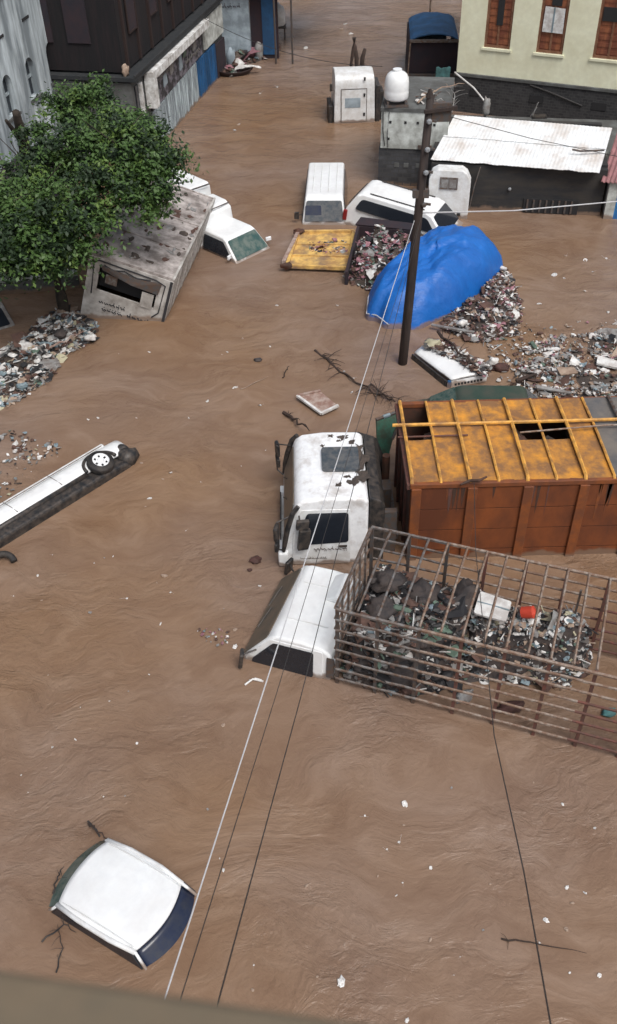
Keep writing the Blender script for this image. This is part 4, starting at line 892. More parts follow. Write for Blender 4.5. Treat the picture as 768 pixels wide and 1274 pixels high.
for c, rr in lobes:
    ncl = int(34*rr**2)+5
    for k in range(ncl):
        d_ = Vector((r.gauss(0,1), r.gauss(0,1), r.gauss(0,1))).normalized(); rad = rr*(.45+.6*r.random()**.6)
        cc_ = c+Vector((d_.x*rad, d_.y*rad, d_.z*rad*.7)); cs = r.uniform(.10,.20); up_ = d_.z > -.1
        m_ = r.choice(('leaf_a','leaf_a','leaf_b','leaf_c','leaf_a') if r.random() < .6 else ('leaf_b','leaf_b','leaf_a'))
        ax_ = Vector((d_.x, d_.y, -.25+.4*r.random())).normalized()
        for q in range(r.randint(55,95)):
            t_ = r.gauss(0,1); p = cc_+ax_*t_*cs*1.5+Vector((r.gauss(0,cs*.7), r.gauss(0,cs*.7), r.gauss(0,cs*.5)))-Vector((0,0,.06*t_*t_))
            a = Vector((r.gauss(0,1), r.gauss(0,1), r.gauss(-.5,.5))).normalized(); w = a.cross(Vector((r.gauss(0,.35), r.gauss(0,.35), 1))).normalized()
            l = r.uniform(.09,.18); ww = l*.27
            cr.add([p, p+a*l*.5+w*ww, p+a*l, p+a*l*.5-w*ww], [(0,1,2,3)], m_)
crown = cr.build('crown', TR_)
# second dark leaning trunk at the far left
t2 = at(60,290,0)
ST = thing('bare_tree', 'dark leaning trunk in front of the old stone building at the left', 'tree', (t2.x-.6, t2.y, 0))
g = MB(); base = Vector((0,0,-.8)); P_ = [loc_of(ST, at(44,240,1.2)), loc_of(ST, at(30,180,3.2)), loc_of(ST, at(20,140,4.6))]
g.tube([base, P_[0], P_[1], P_[2]], [.3,.27,.2,.12], 'bark', 9); g.tube([P_[1], loc_of(ST, at(8,150,4.6))], [.12,.05], 'bark', 7); g.tube([P_[0], loc_of(ST, at(60,215,2.4))], [.12,.04], 'bark', 7)
g.build('trunk', ST, smooth=True)

# ================================================================== BUILDINGS, LEFT
def facade_frame(name, label, cat, A, u):
    """Empty whose local x runs along the wall (direction u), local -y faces out of it (to the right of u), z up"""
    return thing(name, label, cat, (A[0], A[1], 0), math.atan2(u[1], u[0]))
# old stone building: wall plane through (-9.24,39.34), towards the camera along -u ; outward normal is to the right (street)
us = Vector((.174,.985))
OS = facade_frame('stone_building', 'tall old stone building with weathered white face and arched windows, top left', 'building', (-9.24,39.34), us)
# local x = s ; wall from s=-26 to 0, outward = -y local (right of u) 
LW, HT = -26.0, 9.5
arches = [(-.42-.62-2.06*k, 3.05, .78, 1.35) for k in range(9)]   # centre s, sill z, width, height to the crown
g = MB()
def wall_with_arches(g, s0, s1, z0, z1, ops, m, th=.4):
    ops = sorted(ops); x = s0
    for c, zs, w, h in ops:
        g.bb((x, 0, z0), (c-w/2, th, z1), m)
        g.bb((c-w/2, 0, z0), (c+w/2, th, zs), m)
        n = 8; zc = zs+h-w/2; vs = []
        pts = [(c-w/2*math.cos(math.pi*k/n), zc+w/2*math.sin(math.pi*k/n)) for k in range(n+1)]
        for k in range(n):
            a, b_ = pts[k], pts[k+1]
            g.add([(a[0],0,a[1]),(b_[0],0,b_[1]),(b_[0],0,z1),(a[0],0,z1),(a[0],th,a[1]),(b_[0],th,b_[1]),(b_[0],th,z1),(a[0],th,z1)], [(0,1,2,3),(7,6,5,4),(0,4,5,1)], m)
        x = c+w/2
    g.bb((x, 0, z0), (s1, th, z1), m)
wall_with_arches(g, LW, 0, -1.2, HT, arches, 'stone_white')
g.bb((-.4,.4,-1.2),(0,9,HT),'stone_white'); g.bb((LW,.4,-1.2),(LW+.4,9,HT),'stone_white'); g.bb((LW,9,-1.2),(0,9.4,HT),'stone_white'); g.build('wall', OS)
g = MB(); g.bb((LW,.0,HT),(0,9.4,HT+.25),'concrete_grey'); g.build('roof', OS)
for c, zs, w, h in arches:
    g = MB(); g.bb((c-w/2-.06,.22,zs-.05),(c+w/2+.06,.27,zs+h+.05),'glass_dark'); f = g.build('window', OS)
    g = MB(); g.bb((c-.03,.16,zs),(c+.03,.22,zs+h),'shutter'); g.bb((c-w/2,.16,zs+h*.45),(c+w/2,.215,zs+h*.52),'shutter'); g.build('frame', f)
    g = MB(); g.bb((c-w/2-.1,-.08,zs-.1),(c+w/2+.1,.0,zs-.01),'concrete_grey'); g.build('sill', f)
for s_, z_ in ((-.62,5.55),(-2.7,5.55),(-5.0,5.5)):
    g = MB(); g.bb((s_-.25,-.03,z_),(s_+.35,.0,z_+.09),'dark_gap'); g.build('wall_slot', OS)
g = MB(); g.bb((LW,-.06,6.6),(-.0,.0,6.75),'concrete_grey'); g.build('string_course', OS)
# brown building with the shop row
ush = Vector((.2114,.9774))
A0 = Vector((-5.12,42.43))
SH = facade_frame('shop_building', 'dark brown building over a white-fasciaed shop row, top left of the street', 'building', A0, ush)
s0, s1 = -5.2, 7.6
g = MB()
g.bb((s0,.15,-1.2),(s1,.5,3.1),'concrete_grey'); g.bb((s0,.5,-1.2),(s0+.35,6,3.1),'concrete_grey'); g.build('ground_floor_wall', SH)
g = MB(); g.bb((s0+.25,.45,3.4),(s1+3,.8,10),'brown_wall'); g.bb((s0+.25,.8,3.4),(s0+.6,9,10),'brown_wall'); g.bb((s1+2.6,.8,3.4),(s1+3,9,10),'brown_wall'); g.build('upper_wall', SH)
g = MB(); g.bb((s0+.2,.4,10),(s1+3,9,10.2),'eave_dark'); g.build('roof', SH)
g = MB(); g.bb((s0-.1,-.10,3.16),(s1,.8,3.32),'eave_dark'); g.bb((s0-.1,.8,3.16),(s0+.6,5,3.32),'eave_dark'); g.bb((s0-.1,-.12,3.32),(s1,-.04,3.42),'eave_dark'); g.build('eave', SH, bevel=.01)
for k in range(9):   # timber uprights on the upper wall
    s_ = s0+.6+k*1.45; g = MB(); g.bb((s_,.36,3.42),(s_+.14,.45,9.9),'brown_wood'); g.build('upper_post', SH)
for k in range(5):
    s_ = s0+1.2+k*2.4; g = MB(); g.bb((s_,.38,4.6),(s_+.9,.44,6.2),'canvas_dark'); f = g.build('upper_window', SH); g = MB(); g.bb((s_-.06,.36,4.54),(s_+.96,.41,4.6),'brown_wood'); g.bb((s_-.06,.36,6.2),(s_+.96,.41,6.26),'brown_wood'); g.bb((s_-.06,.36,4.58),(s_,.41,6.22),'brown_wood'); g.bb((s_+.9,.36,4.58),(s_+.96,.41,6.22),'brown_wood'); g.build('frame', f)
for k in range(3):
    y_ = 1.6+k*1.5; g = MB(); g.bb((s0+.19,y_,4.4),(s0+.25,y_+.9,6.0),'canvas_dark'); g.build('upper_window', SH)
g = MB(); g.bb((-3.85,-.30,2.80),(4.2,.10,3.12),'fascia_white'); g.bb((-3.85,-.30,1.75),(-3.45,.12,2.80),'fascia_white'); g.build('fascia', SH, bevel=.015)
g = MB(); g.bb((-4.55,.02,1.7),(-4.3,.14,2.9),'fascia_white'); g.bb((-4.9,.1,.5),(-4.6,.14,2.9),'glass_dark'); g.build('side_post', SH)
g = MB(); g.plate([(-3.40,.08,1.50),(3.9,.08,1.72),(4.1,.08,2.80),(-3.40,.08,2.80)], .06, 'sign_dark'); sg = g.build('sign_board', SH)
g = MB()
for k, (s_, z_, w_, h_) in enumerate(((-1.9,1.95,.55,.5),(-.95,2.15,.5,.45),(.35,1.95,.45,.75),(1.0,2.3,.5,.3),(2.4,2.2,.6,.35),(-2.8,1.75,.25,.6))):
    g.plate([(s_,.03,z_),(s_+w_,.03,z_+.06),(s_+w_*.8,.03,z_+h_),(s_+.08,.03,z_+h_*.9)], .03, ('pale_blue','t_grey','pale_blue','t_green','t_grey','t_green')[k], .08)
scribble(g, (-2.5,.03,2.4), (1,0,0), (0,0,1), 2.2, .2, 71, 't_grey', .02); scribble(g, (1.2,.03,2.0), (1,0,0), (0,0,1), 2.2, .22, 72, 't_grey', .02)
g.build('sign_lettering', sg)
for k in range(4):
    a_ = -3.4+k*1.58; g = MB(); g.bb((a_,.06,-1.2),(a_+1.5,.14,1.48+k*.05),'shutter')
    for q in range(6): g.bb((a_+.1+q*.25,.03,-1.2),(a_+.14+q*.25,.06,1.46+k*.05),'shutter')
    g.build('shutter_door', SH)
for k in range(2):
    a_ = 2.98+k*1.5; g = MB(); g.bb((a_,.04,-1.2),(a_+1.44,.14,1.62),'blue_door')
    for q in range(5): g.bb((a_+.12+q*.3,.01,-1.2),(a_+.17+q*.3,.04,1.6),'blue_door')
    g.build('blue_door', SH)
g = MB(); g.bb((6.0,.02,-1.2),(7.55,.14,1.5),'canvas_dark'); g.build('dark_doorway', SH)
g = MB(); g.bb((4.35,.02,1.75),(7.5,.13,3.0),'concrete_white'); g.build('pale_wall_panel', SH)
tag(g.v and sack('small pale bundle on the eave corner above the shop', mtx(SH) @ Vector((s0+.15,.35,3.5)), (.14,.12,.22), 't_tan', 77, 'bundle', 'cloth_bundle'))
# sign-board stall beyond, front faces the camera
ST2 = thing('sign_stall', 'pale blue lettered wall of a stall beyond the blue doors', 'stall', (at(272,78,0).x-.2, at(300,78,0).y+.6, 0), R(-6))
g = MB(); g.bb((0,0,-1.2),(1.9,.25,3.7),'pale_blue'); g.build('wall', ST2)
g = MB(); scribble(g, (.25,-.02,3.0), (1,0,0), (0,0,1), 1.4, .24, 81, 'sign_dark', .022); scribble(g, (.3,-.02,2.45), (1,0,0), (0,0,1), 1.2, .2, 82, 'sign_dark', .02); g.build('lettering', ST2)
g = MB(); g.bb((1.9,.3,-1.2),(3.3,.5,3.2),'canvas_dark'); g.bb((2.5,.26,.2),(3.2,.3,2.8),'blue_canopy'); g.build('dark_opening', ST2)
g = MB(); g.grid(lambda u, v: (-.1+u*4.4, -.7+v*1.5, 3.75+.35*v+.08*noise.noise(Vector((u*6,v*3,0)))), 14, 4, 'pink_cloth', .04); g.build('awning', ST2)
g = MB(); g.bb((0,.6,3.9),(6,6,7.5),'brown_wall'); g.build('back_building', ST2)
for s_ in (3.25,4.1):
    g = MB(); g.tube([(s_,-.6,-1),(s_,-.6,3.8)], .05, 'steel_dark'); g.build('awning_post', ST2)
# water tank at the end of the stalls
def barrel(name, label, loc, r_, h, m, lie=None, cat='water tank'):
    root = thing(name, label, cat, loc, lie or (0,0,0)); g = MB(); n = 18
    prof_ = [(0,.0),(r_*.9,0),(r_,.06),(r_,h*.3),(r_*.985,h*.33),(r_,h*.36),(r_*.99,h*.6),(r_*.94,h*.75),(r_*.82,h*.87),(r_*.6,h*.95),(r_*.3,h)]
    vs = [(math.cos(2*math.pi*k/n)*q, math.sin(2*math.pi*k/n)*q, z) for q, z in prof_ for k in range(n)]
    fs = [(i*n+k, i*n+(k+1) % n, (i+1)*n+(k+1) % n, (i+1)*n+k) for i in range(len(prof_)-1) for k in range(n)]
    g.add(vs, fs, m); g.build('tank_body', root, smooth=True)
    g = MB(); g.tube([(0,0,h-.02),(0,0,h+.06)], r_*.38, m, 14); g.build('lid', root); return root
wt = at(345,32,.6)
ws = thing('tank_stand', 'dark metal stand under the far white tank at the end of the stalls', 'stand', (wt.x, wt.y, 0))
g = MB()
for x in (-.4,.4):
    for y in (-.35,.35): g.tube([(x,y,-1.2),(x,y,.6)], .04, 'steel_dark')
g.bb((-.5,-.45,.55),(.5,.45,.62),'steel_dark'); g.build('frame', ws)
barrel('water_tank', 'small white water tank at the far end of the stalls', (wt.x, wt.y, .64), .46, 1.0, 'white_paint_dirty')
# junk by the stalls
jb = at(300,93,0)
sk = thing('rowing_skiff', 'dark flat boat hull among junk below the pale blue stall', 'boat', (jb.x-.3, jb.y, 0), R(12))
g = MB(); g.grid(lambda u, v: ((u-.5)*1.9, (v-.5)*.8*(1-abs(2*u-1)**3), .22-.35*(1-abs(2*v-1)**2)*(1-abs(2*u-1)**3)+.1*abs(2*u-1)**2), 16, 8, 'brown_wood', .04); g.build('hull', sk, smooth=True)
g = MB(); g.bb((-.1,-.35,.12),(.1,.35,.16),'t_grey'); g.build('seat', sk)
g = MB(); g.grid(lambda u, v: ((u-.5)*1.3, (v-.5)*.5*(1-.75*u), .12+.12*math.sin(u*3)+.05*noise.noise(Vector((u*5,v*5,0)))), 12, 6, 't_white', .03); o = g.build('white_sheet'); o.location = at(309,88,.15); tag(o, 'bright white pointed sheet trailing in the water by the dark boat', 'sheet')
trash('stall_junk', 'heap of pale junk against the far stalls', [at(274,92,0), at(284,60,0), at(330,48,0), at(350,55,0), at(332,74,0), at(305,82,0), at(292,98,0)], 260, 'pink', .5, .5, (.12,.4), 91)
for i, (px, py, c_) in enumerate(((287,72,'pale_blue'),(322,64,'t_grey'))):
    o = sack(('pale blue drum standing in junk under the lettered stall','grey oil drum in the junk by the dark stall opening')[i], at(px, py, .4), (.22,.22,.5), c_, 95+i, 'drum', 'metal_drum', amp=.05)

# ================================================================== RIGHT SIDE
ub = Vector((.9057,-.4238))
YB = facade_frame('cream_building', 'cream building with tall brown shuttered windows, top right', 'building', (6.96,42.84), ub)
WZ = 2.72
wins = [(1.10,2.22),(3.33,4.44),(5.66,6.9),(8.1,9.3)]
g = MB(); x = 0.0
for a_, b_ in wins:
    g.bb((x,0,1.6),(a_,.4,9.5),'cream_wall'); g.bb((a_,0,1.6),(b_,.4,WZ),'cream_wall'); g.bb((a_,0,5.4),(b_,.4,9.5),'cream_wall'); x = b_
g.bb((x,0,1.6),(14,.4,9.5),'cream_wall'); g.bb((0,.4,1.6),(.4,10,9.5),'cream_wall'); g.bb((13.6,.4,1.6),(14,10,9.5),'cream_wall'); g.build('wall', YB)
g = MB(); g.bb((-.2,-.2,9.5),(14.2,10.2,9.7),'concrete_grey'); g.build('roof', YB)
g = MB(); g.bb((-.05,-.06,-1.2),(14.05,.5,1.56),'stone_dark'); g.bb((-.05,.5,-1.2),(.4,10,1.56),'stone_dark'); g.build('stone_base', YB)
g = MB(); g.bb((-.08,-.12,1.50),(14.08,-.0,1.62),'concrete_grey'); g.build('plinth_course', YB, bevel=.01)
for i, (a_, b_) in enumerate(wins):
    g = MB(); g.bb((a_,.10,WZ),(b_,.16,5.4),'shutter_brown')
    for q in range(10): g.bb((a_+.12,.08,WZ+.15+q*.27),(b_-.12,.10,WZ+.30+q*.27),'shutter_brown')
    f = g.build('window', YB)
    g = MB(); g.bb((a_,.04,WZ),(a_+.1,.18,5.4),'shutter_frame'); g.bb((b_-.1,.04,WZ),(b_,.18,5.4),'shutter_frame'); g.bb((a_+.1,.04,WZ),(b_-.1,.18,WZ+.1),'shutter_frame'); g.bb(((a_+b_)/2-.04,.05,WZ+.1),((a_+b_)/2+.04,.08,5.4),'shutter_frame'); g.build('frame', f)
    g = MB(); g.bb((a_-.08,-.07,WZ-.1),(b_+.08,.0,WZ-.01),'cream_wall'); g.build('sill', f)
    if i == 0: g = MB(); g.bb((a_+.44,.03,3.6),(a_+.70,.075,5.3),'dark_gap'); g.build('open_slot', f)
    if i == 1: g = MB(); g.plate([(a_+.14,.02,3.52),(b_-.12,.02,3.50),(b_-.14,.02,4.42),(a_+.16,.02,4.46)], .02, 't_white'); g.plate([(a_+.52,.0,3.52),(a_+.58,.0,3.52),(a_+.58,.0,4.44),(a_+.52,.0,4.44)], .012, 't_blue'); g.build('hanging_cloth', f); g = MB(); g.bb((a_+.4,.03,4.5),(a_+.8,.075,5.2),'dark_gap'); g.build('open_slot', f)
    if i == 2: g = MB(); g.bb((a_+.14,.03,4.1),(b_-.1,.075,4.6),'dark_gap'); g.build('open_slot', f)
for s_, w_ in ((.7,.45),(3.35,.6),(6.0,.6),(8.6,.6)):
    g = MB(); g.bb((s_,-.09,.75),(s_+w_,-.06,1.05),'dark_gap'); g.build('vent', YB)
g = MB(); g.tube([(3.3,-.1,1.45),(4.4,-.12,1.2),(5.6,-.1,.85)], .03, 'wire_dark'); g.build('loose_cable', YB)
# yard slab between base and shed (flat grey roof of a low annex)
y0 = at(570,143,1.4); 
us2 = Vector((.9842,-.1769))
AN = facade_frame('low_annex', 'flat grey concrete roof slab between the cream building and the white sheet roof', 'building', (4.9,36.6), us2)
g = MB(); g.bb((-.3,.2,-1.2),(8,3.9,.55),'concrete_grey'); g.build('block', AN)
g = MB(); g.bb((-.35,.15,.55),(8.05,3.95,.66),'concrete_grey'); g.build('roof_slab', AN, bevel=.02)
# low shed with white corrugated roof
SD = facade_frame('low_shed', 'low dark-walled shed under a white corrugated roof, right of the pole', 'shed', (5.98,32.16), us2)
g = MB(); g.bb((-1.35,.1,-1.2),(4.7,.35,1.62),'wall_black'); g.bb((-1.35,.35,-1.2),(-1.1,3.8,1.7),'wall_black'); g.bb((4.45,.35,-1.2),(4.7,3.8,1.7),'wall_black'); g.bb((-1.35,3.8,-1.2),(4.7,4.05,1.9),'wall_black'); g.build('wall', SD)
# corrugated roof from four corner points
rc = [loc_of(SD, p) for p in (at(536,198,1.72), at(746,215,1.72), at(762,159,2.15), at(566,143,2.15))]
def rf(u, v):
    p = rc[0].lerp(rc[1], u).lerp(rc[3].lerp(rc[2], u), v)
    edge = .05*noise.noise(Vector((u*14, 0, 3)))*(1-v)
    return p+Vector((0, -edge*2, .0035*math.sin(u*2*math.pi*44)+.012*noise.noise(Vector((u*5,v*3,1)))))
g = MB(); g.grid(rf, 352, 10, 'sheet_white', .012); g.build('roof', SD)
for t in (.5,):
    g = MB(); g.grid(lambda u, v: rf(u, t-.01+.02*v)+Vector((0,0,.02+.01*(1-v))), 176, 1, 'sheet_white', .01); g.build('sheet_overlap', SD)
g = MB(); p = [loc_of(SD, at(*q)) for q in ((712,186,2.05),(722,188,2.02),(752,187,2.02))]; g.tube(p, .035, 'steel_dark'); g.build('roof_stick', SD)
g = MB(); g.bb((2.0,.04,.02),(3.9,.1,.52),'dark_gap')
for q in range(8): g.bb((2.1+q*.22,.0,.05),(2.16+q*.22,.04,.5),'steel_dark')
g.build('window_grille', SD)
for px, py in ((582,236),(634,236)):
    p = loc_of(SD, at(px, py, .8)); g = MB(); g.blob((p.x, .02, .85), (.06,.05,.06), 'insulator', 1, .0, 10, 8); g.build('wall_lamp', SD)
g = MB(); p = loc_of(SD, at(598,205,1.5)); g.tube([(p.x,.0,1.6),(p.x-.15,-.05,.9),(p.x-.25,-.05,.1)], .02, 'steel_grey'); g.build('drain_pipe', SD)
# white kiosk panel in front of the shed's left end
kc = at(555,262,0)
KI = thing('white_kiosk', 'white round-shouldered kiosk with a small grey window under the shed roof end', 'kiosk', (kc.x, kc.y-.35, 0), math.atan2(us2.y, us2.x))
w2 = .72
ko = [(-w2,-1),(w2,-1),(w2,1.30),(w2-.14,1.58),(w2-.32,1.70),(-w2+.28,1.70),(-w2+.08,1.58),(-w2,1.36)]
g = MB(); g.plate([(x, 0, z) for x, z in ko], .55, 'white_paint_dirty'); bd = g.build('body', KI, bevel=.03)
g = MB(); g.bb((-.34,-.32,1.05),(.28,-.28,1.46),'steel_grey'); f = g.build('window', KI); g = MB(); g.bb((-.28,-.325,1.11),(.22,-.32,1.40),'t_grey'); g.bb((-.04,-.335,1.11),(-.01,-.325,1.40),'steel_grey'); g.build('pane', f)
for x in (-.42,.40):
    g = MB(); g.bb((x-.06,-.33,.12),(x+.06,-.28,.2),'dark_gap'); g.build('latch', KI)
# red-roofed stall at the right edge
rr0 = at(752,272,0)
RS = facade_frame('red_stall', 'red sheet roofed stall with a white post and blue door at the right edge', 'stall', (rr0.x-.05, rr0.y-.02), us2)
g = MB(); g.bb((0,0,-1.2),(.32,.25,1.30),'concrete_white'); g.bb((.32,.06,1.05),(3.2,.25,1.30),'concrete_white'); g.bb((.9,.06,-1.2),(3.2,.25,1.05),'concrete_grey'); g.bb((0,.25,-1.2),(.25,3,1.3),'concrete_white'); g.build('wall', RS)
g = MB(); g.bb((.33,.04,-1.2),(.98,.055,.98),'blue_bright'); dd = g.build('door', RS); g = MB(); g.tube([(.42,.0,.35),(.42,.0,.5)], .015, 't_white'); g.build('handle', dd)
rq = [loc_of(RS, p) for p in (at(748,226,1.36), at(800,230,1.36), at(830,168,1.95), at(768,164,1.95))]
g = MB(); g.grid(lambda u, v: rq[0].lerp(rq[1], u).lerp(rq[3].lerp(rq[2], u), v)+Vector((0,0,.02*math.sin(u*60))), 60, 4, 'sheet_pink', .02); g.build('roof', RS)
# small flat-roofed kiosk with tank
uk = Vector((.985,-.17))
WK = facade_frame('flat_roof_hut', 'flat roofed hut, upper wall white and lower wall grey block, carrying a white tank', 'hut', (2.97,34.7), uk)
g = MB(); g.bb((0,.04,-1.2),(2.5,.3,1.40),'block_grey'); g.bb((0,.3,-1.2),(.25,3.6,1.4),'block_grey'); g.bb((2.25,.3,-1.2),(2.5,3.6,1.4),'block_grey'); g.build('lower_wall', WK)
g = MB(); g.bb((0.06,0,1.40),(2.5,.3,2.72),'concrete_white'); g.bb((.06,.3,1.4),(.3,3.6,2.72),'concrete_white'); g.bb((2.2,.3,1.4),(2.5,3.6,2.72),'concrete_white'); g.build('upper_wall', WK)
g = MB(); g.bb((0.02,-.04,2.72),(2.55,3.7,2.86),'concrete_grey'); g.build('roof_slab', WK, bevel=.015)
for x, z in ((.35,2.3),(.9,2.3),(1.35,2.3),(.3,1.7),(1.6,1.55),(1.95,2.25)):
    g = MB(); g.bb((x,-.015,z),(x+.09,0,z+.09),'dark_gap'); g.build('wall_hole', WK)
for x in (.6,.95,1.4): 
    g = MB(); g.bb((x,.02,.7),(x+.18,.045,.86),'concrete_grey'); g.build('pale_block', WK)
g = MB(); g.tube([(.12,-.03,2.7),(.14,-.05,2.0),(.22,-.05,1.5)], .018, 'wire_dark'); g.tube([(.35,-.03,2.7),(.30,-.05,1.9),(.34,-.05,1.45)], .015, 'wire_dark'); g.build('hanging_cable', WK)
g = MB(); g.bb((1.45,-.06,1.42),(1.95,.0,1.56),'steel_dark'); g.build('meter_box', WK)
tk = at(494,133,2.9)
ts = thing('tank_cradle', 'dark cradle on the hut roof holding the white tank', 'stand', (tk.x, tk.y+.35, 2.87))
g = MB(); g.bb((-.42,-.35,0),(.42,.35,.08),'steel_dark'); g.bb((-.36,-.3,.08),(-.28,.3,.2),'steel_dark'); g.bb((.28,-.3,.08),(.36,.3,.2),'steel_dark'); g.build('frame', ts)
barrel('roof_tank', 'bright white domed water tank on the flat hut roof', (tk.x, tk.y+.35, 3.08), .44, .95, 'white_paint')
# white lorry cab seen from behind
fc = at(441,153,0)
FC = thing('sunken_cab', 'white lorry cab seen from behind, standing in the flood far up the street', 'lorry', (fc.x, fc.y, 0), R(2))
g = MB(); g.shell([(0,-.9),(0,1.55),(.06,1.78),(.2,1.92),(.9,2.02),(1.5,1.9),(1.8,1.0),(1.85,-.9)], hwf(.2,.92,1.95,.84), 'white_paint_dirty'); g.build('cab', FC, smooth=True, bevel=.05)
g = MB(); g.bb((-.56,-.02,.05),(.50,-.0,1.38),'white_paint_dirty'); hp = g.build('hatch_panel', FC, bevel=.015)
g = MB()
for p_, q_ in (((-.58,-.02,.05),(-.58,-.02,1.42)),((.52,-.02,.05),(.52,-.02,1.42)),((-.58,-.02,1.42),(.52,-.02,1.42))): g.bar(p_, q_, .02, .02, 'steel_grey')
g.bb((-.42,-.03,.65),(.25,-.02,1.05),'pale_blue'); g.build('panel_edging', hp)
for z in (.3,1.1,1.75):
    g = MB(); g.bb((.38,-.05,z),(.46,-.02,z+.13),'dark_gap'); g.build('latch', FC)
for s in (-1,1):
    g = MB(); g.bb((s*.93,.1,-.6),(s*1.12,1.3,.72 if s < 0 else 1.5),'black_plastic'); 
    if s > 0: g.bb((1.10,.3,-.6),(1.3,1.1,1.2),'black_rubber')
    g.build('side_intake', FC, bevel=.04)
g = MB(); g.box((-1.0,.2,1.45),(.12,.08,.3),'black_plastic'); g.build('mirror', FC, bevel=.02)
dp = thing('bent_stumps', 'cluster of dark bent stumps sticking up beyond the far white cab', 'stump', (fc.x+.1, fc.y+1.5, 1.9))
g = MB(); g.tube([(-.22,.1,-.3),(-.14,.1,.35),(-.04,.1,.72),(-.06,.1,1.12)], [.06,.07,.12,.10], 'wood_branch', 8); g.tube([(.06,.1,-.3),(.06,.1,.3),(-.04,.1,.8)], [.08,.1,.1], 'wood_branch', 8); g.build('forked_stump', dp, smooth=True)
g = MB(); g.tube([(.28,.15,-.3),(.32,.15,.3),(.42,.15,.66)], [.1,.1,.07], 'wood_branch', 8); g.build('short_stump', dp, smooth=True)
# blue canopied truck
bq_ = at(536,96,0)
BT = thing('canopy_truck', 'small truck with blue canvas canopy and dark open rear beside the cream building', 'truck', (bq_.x-.05, bq_.y-.9, -.55), R(-4))
hb_ = hwf(0,1.2,3,1.02)
g = MB(); g.bb((-1.15,.05,1.0),(1.1,.1,2.35),'canvas_dark'); g.bb((-1.18,.0,.9),(-1.05,3.4,2.4),'canvas_dark'); g.bb((1.02,.0,.9),(1.12,3.4,2.4),'canvas_dark'); g.build('sides_and_rear_shade', BT)  # dark rear sheet stands in for shade inside the open rear; sides are canvas
g = MB(); g.grid(lambda u, v: (-1.12+2.24*u+.0, -.08+3.5*v, 2.45+.30*math.sin(math.pi*u)**.6*1.0+.3*v*.3+.04*noise.noise(Vector((u*5,v*5,1)))), 16, 10, 'blue_canopy', .05)
g.bb((-1.16,-.1,2.36),(1.14,-.04,2.5),'steel_grey'); g.build('canopy', BT)
g = MB(); g.bb((-1.25,-.1,.55),(1.15,.02,.98),'steel_dark'); g.bb((-1.35,-.3,.32),(1.15,-.12,.46),'steel_grey'); g.bb((-1.35,-.5,-.1),(1.15,-.2,.22),'block_grey'); g.build('tailgate', BT, bevel=.02)
g = MB(); g.bb((-1.2,.1,-.6),(1.1,3.4,.88),'steel_dark'); g.build('bed', BT)
for s in (-1,1):
    g = MB(); g.tube([(s*1.18,-.05,.6),(s*1.12,-.05,2.4)], .035, 'steel_light'); g.build('canopy_post', BT)
g = MB(); g.shell([(3.5,-.6),(3.5,1.9),(3.8,2.1),(4.7,2.05),(5.1,1.2),(5.8,1.0),(5.9,-.6)], hwf(0,.95,2.1,.8), 'pale_blue'); g.build('cab', BT, bevel=.06)
# poles and cloth left of the cream building
o = None
g = MB(); g.tube([(0,0,0),(.7,-1.0,-.35),(1.15,-1.7,-.75)], .035, 't_white', 8); o = g.build('leaning_pole'); o.location = at(566,90,1.75); tag(o, 'long white pole leaning from the corner of the cream building', 'pole')
pa, pc_ = at(566,90,2.1), at(606,130,1.2)
o.data.clear_geometry() if False else None
tag(o, None)
g = MB(); g.grid(lambda u, v: (.62*u, .2*v, -.85*v+.08*noise.noise(Vector((u*4,v*4,0)))), 8, 8, 'teal_cloth', .04); o = g.build('hanging_cloth'); o.location = at(543,84,2.0); tag(o, 'teal cloth hanging between the canopied truck and the cream building', 'cloth')
g = MB(); g.tube([at(552,100,2.2), at(547,128,2.0), at(545,136,1.9)], .03, 't_blue', 6); o = g.build('thin_pole'); tag(o, 'thin pale blue pole standing below the teal cloth', 'pole')
branch('branch', 'pale bent stick lying on the hut roof behind the pole top', [at(520,128,2.95), at(550,108,3.1), at(578,104,3.0)], .035, 91, 't_tan', 5, .4)
branch('branch', 'tangle of thin grey sticks beside the hut roof', [at(562,140,2.4), at(566,120,2.8), at(560,106,2.9)], .03, 92, 't_grey', 14, .5)
trash('roof_junk', 'small tan and grey junk on the hut roof behind the tank', [at(515,128,2.9), at(548,128,2.9), at(548,116,2.9), at(520,116,2.9)], 22, 'brown', .1, .3, (.1,.25), 95, mound=False, z0=2.88)
an = at(665,146,.68)
FR_ = thing('junk_stand', 'small bent metal frame on the grey slab behind the white sheet roof', 'frame', an)
g = MB(); g.tube([(-.1,0,0),(.05,0,.55),(.1,.0,.6)], .02, 't_grey'); g.tube([(.05,0,.4),(-.15,.1,.0)], .02, 't_grey'); g.bb((-.1,-.15,.0),(.5,.15,.08),'black_plastic'); g.build('legs', FR_)
sh_ = at(604,140,1.6)
b = MB(); b.blob((0,0,0), (.16,.14,.38), 't_grey', 3, .3, 12, 8); o = b.build('cloth_bundle', smooth=True); o.location = at(605,134,1.15); tag(o, 'grey rag bundle at the foot of the leaning white pole', 'bundle')

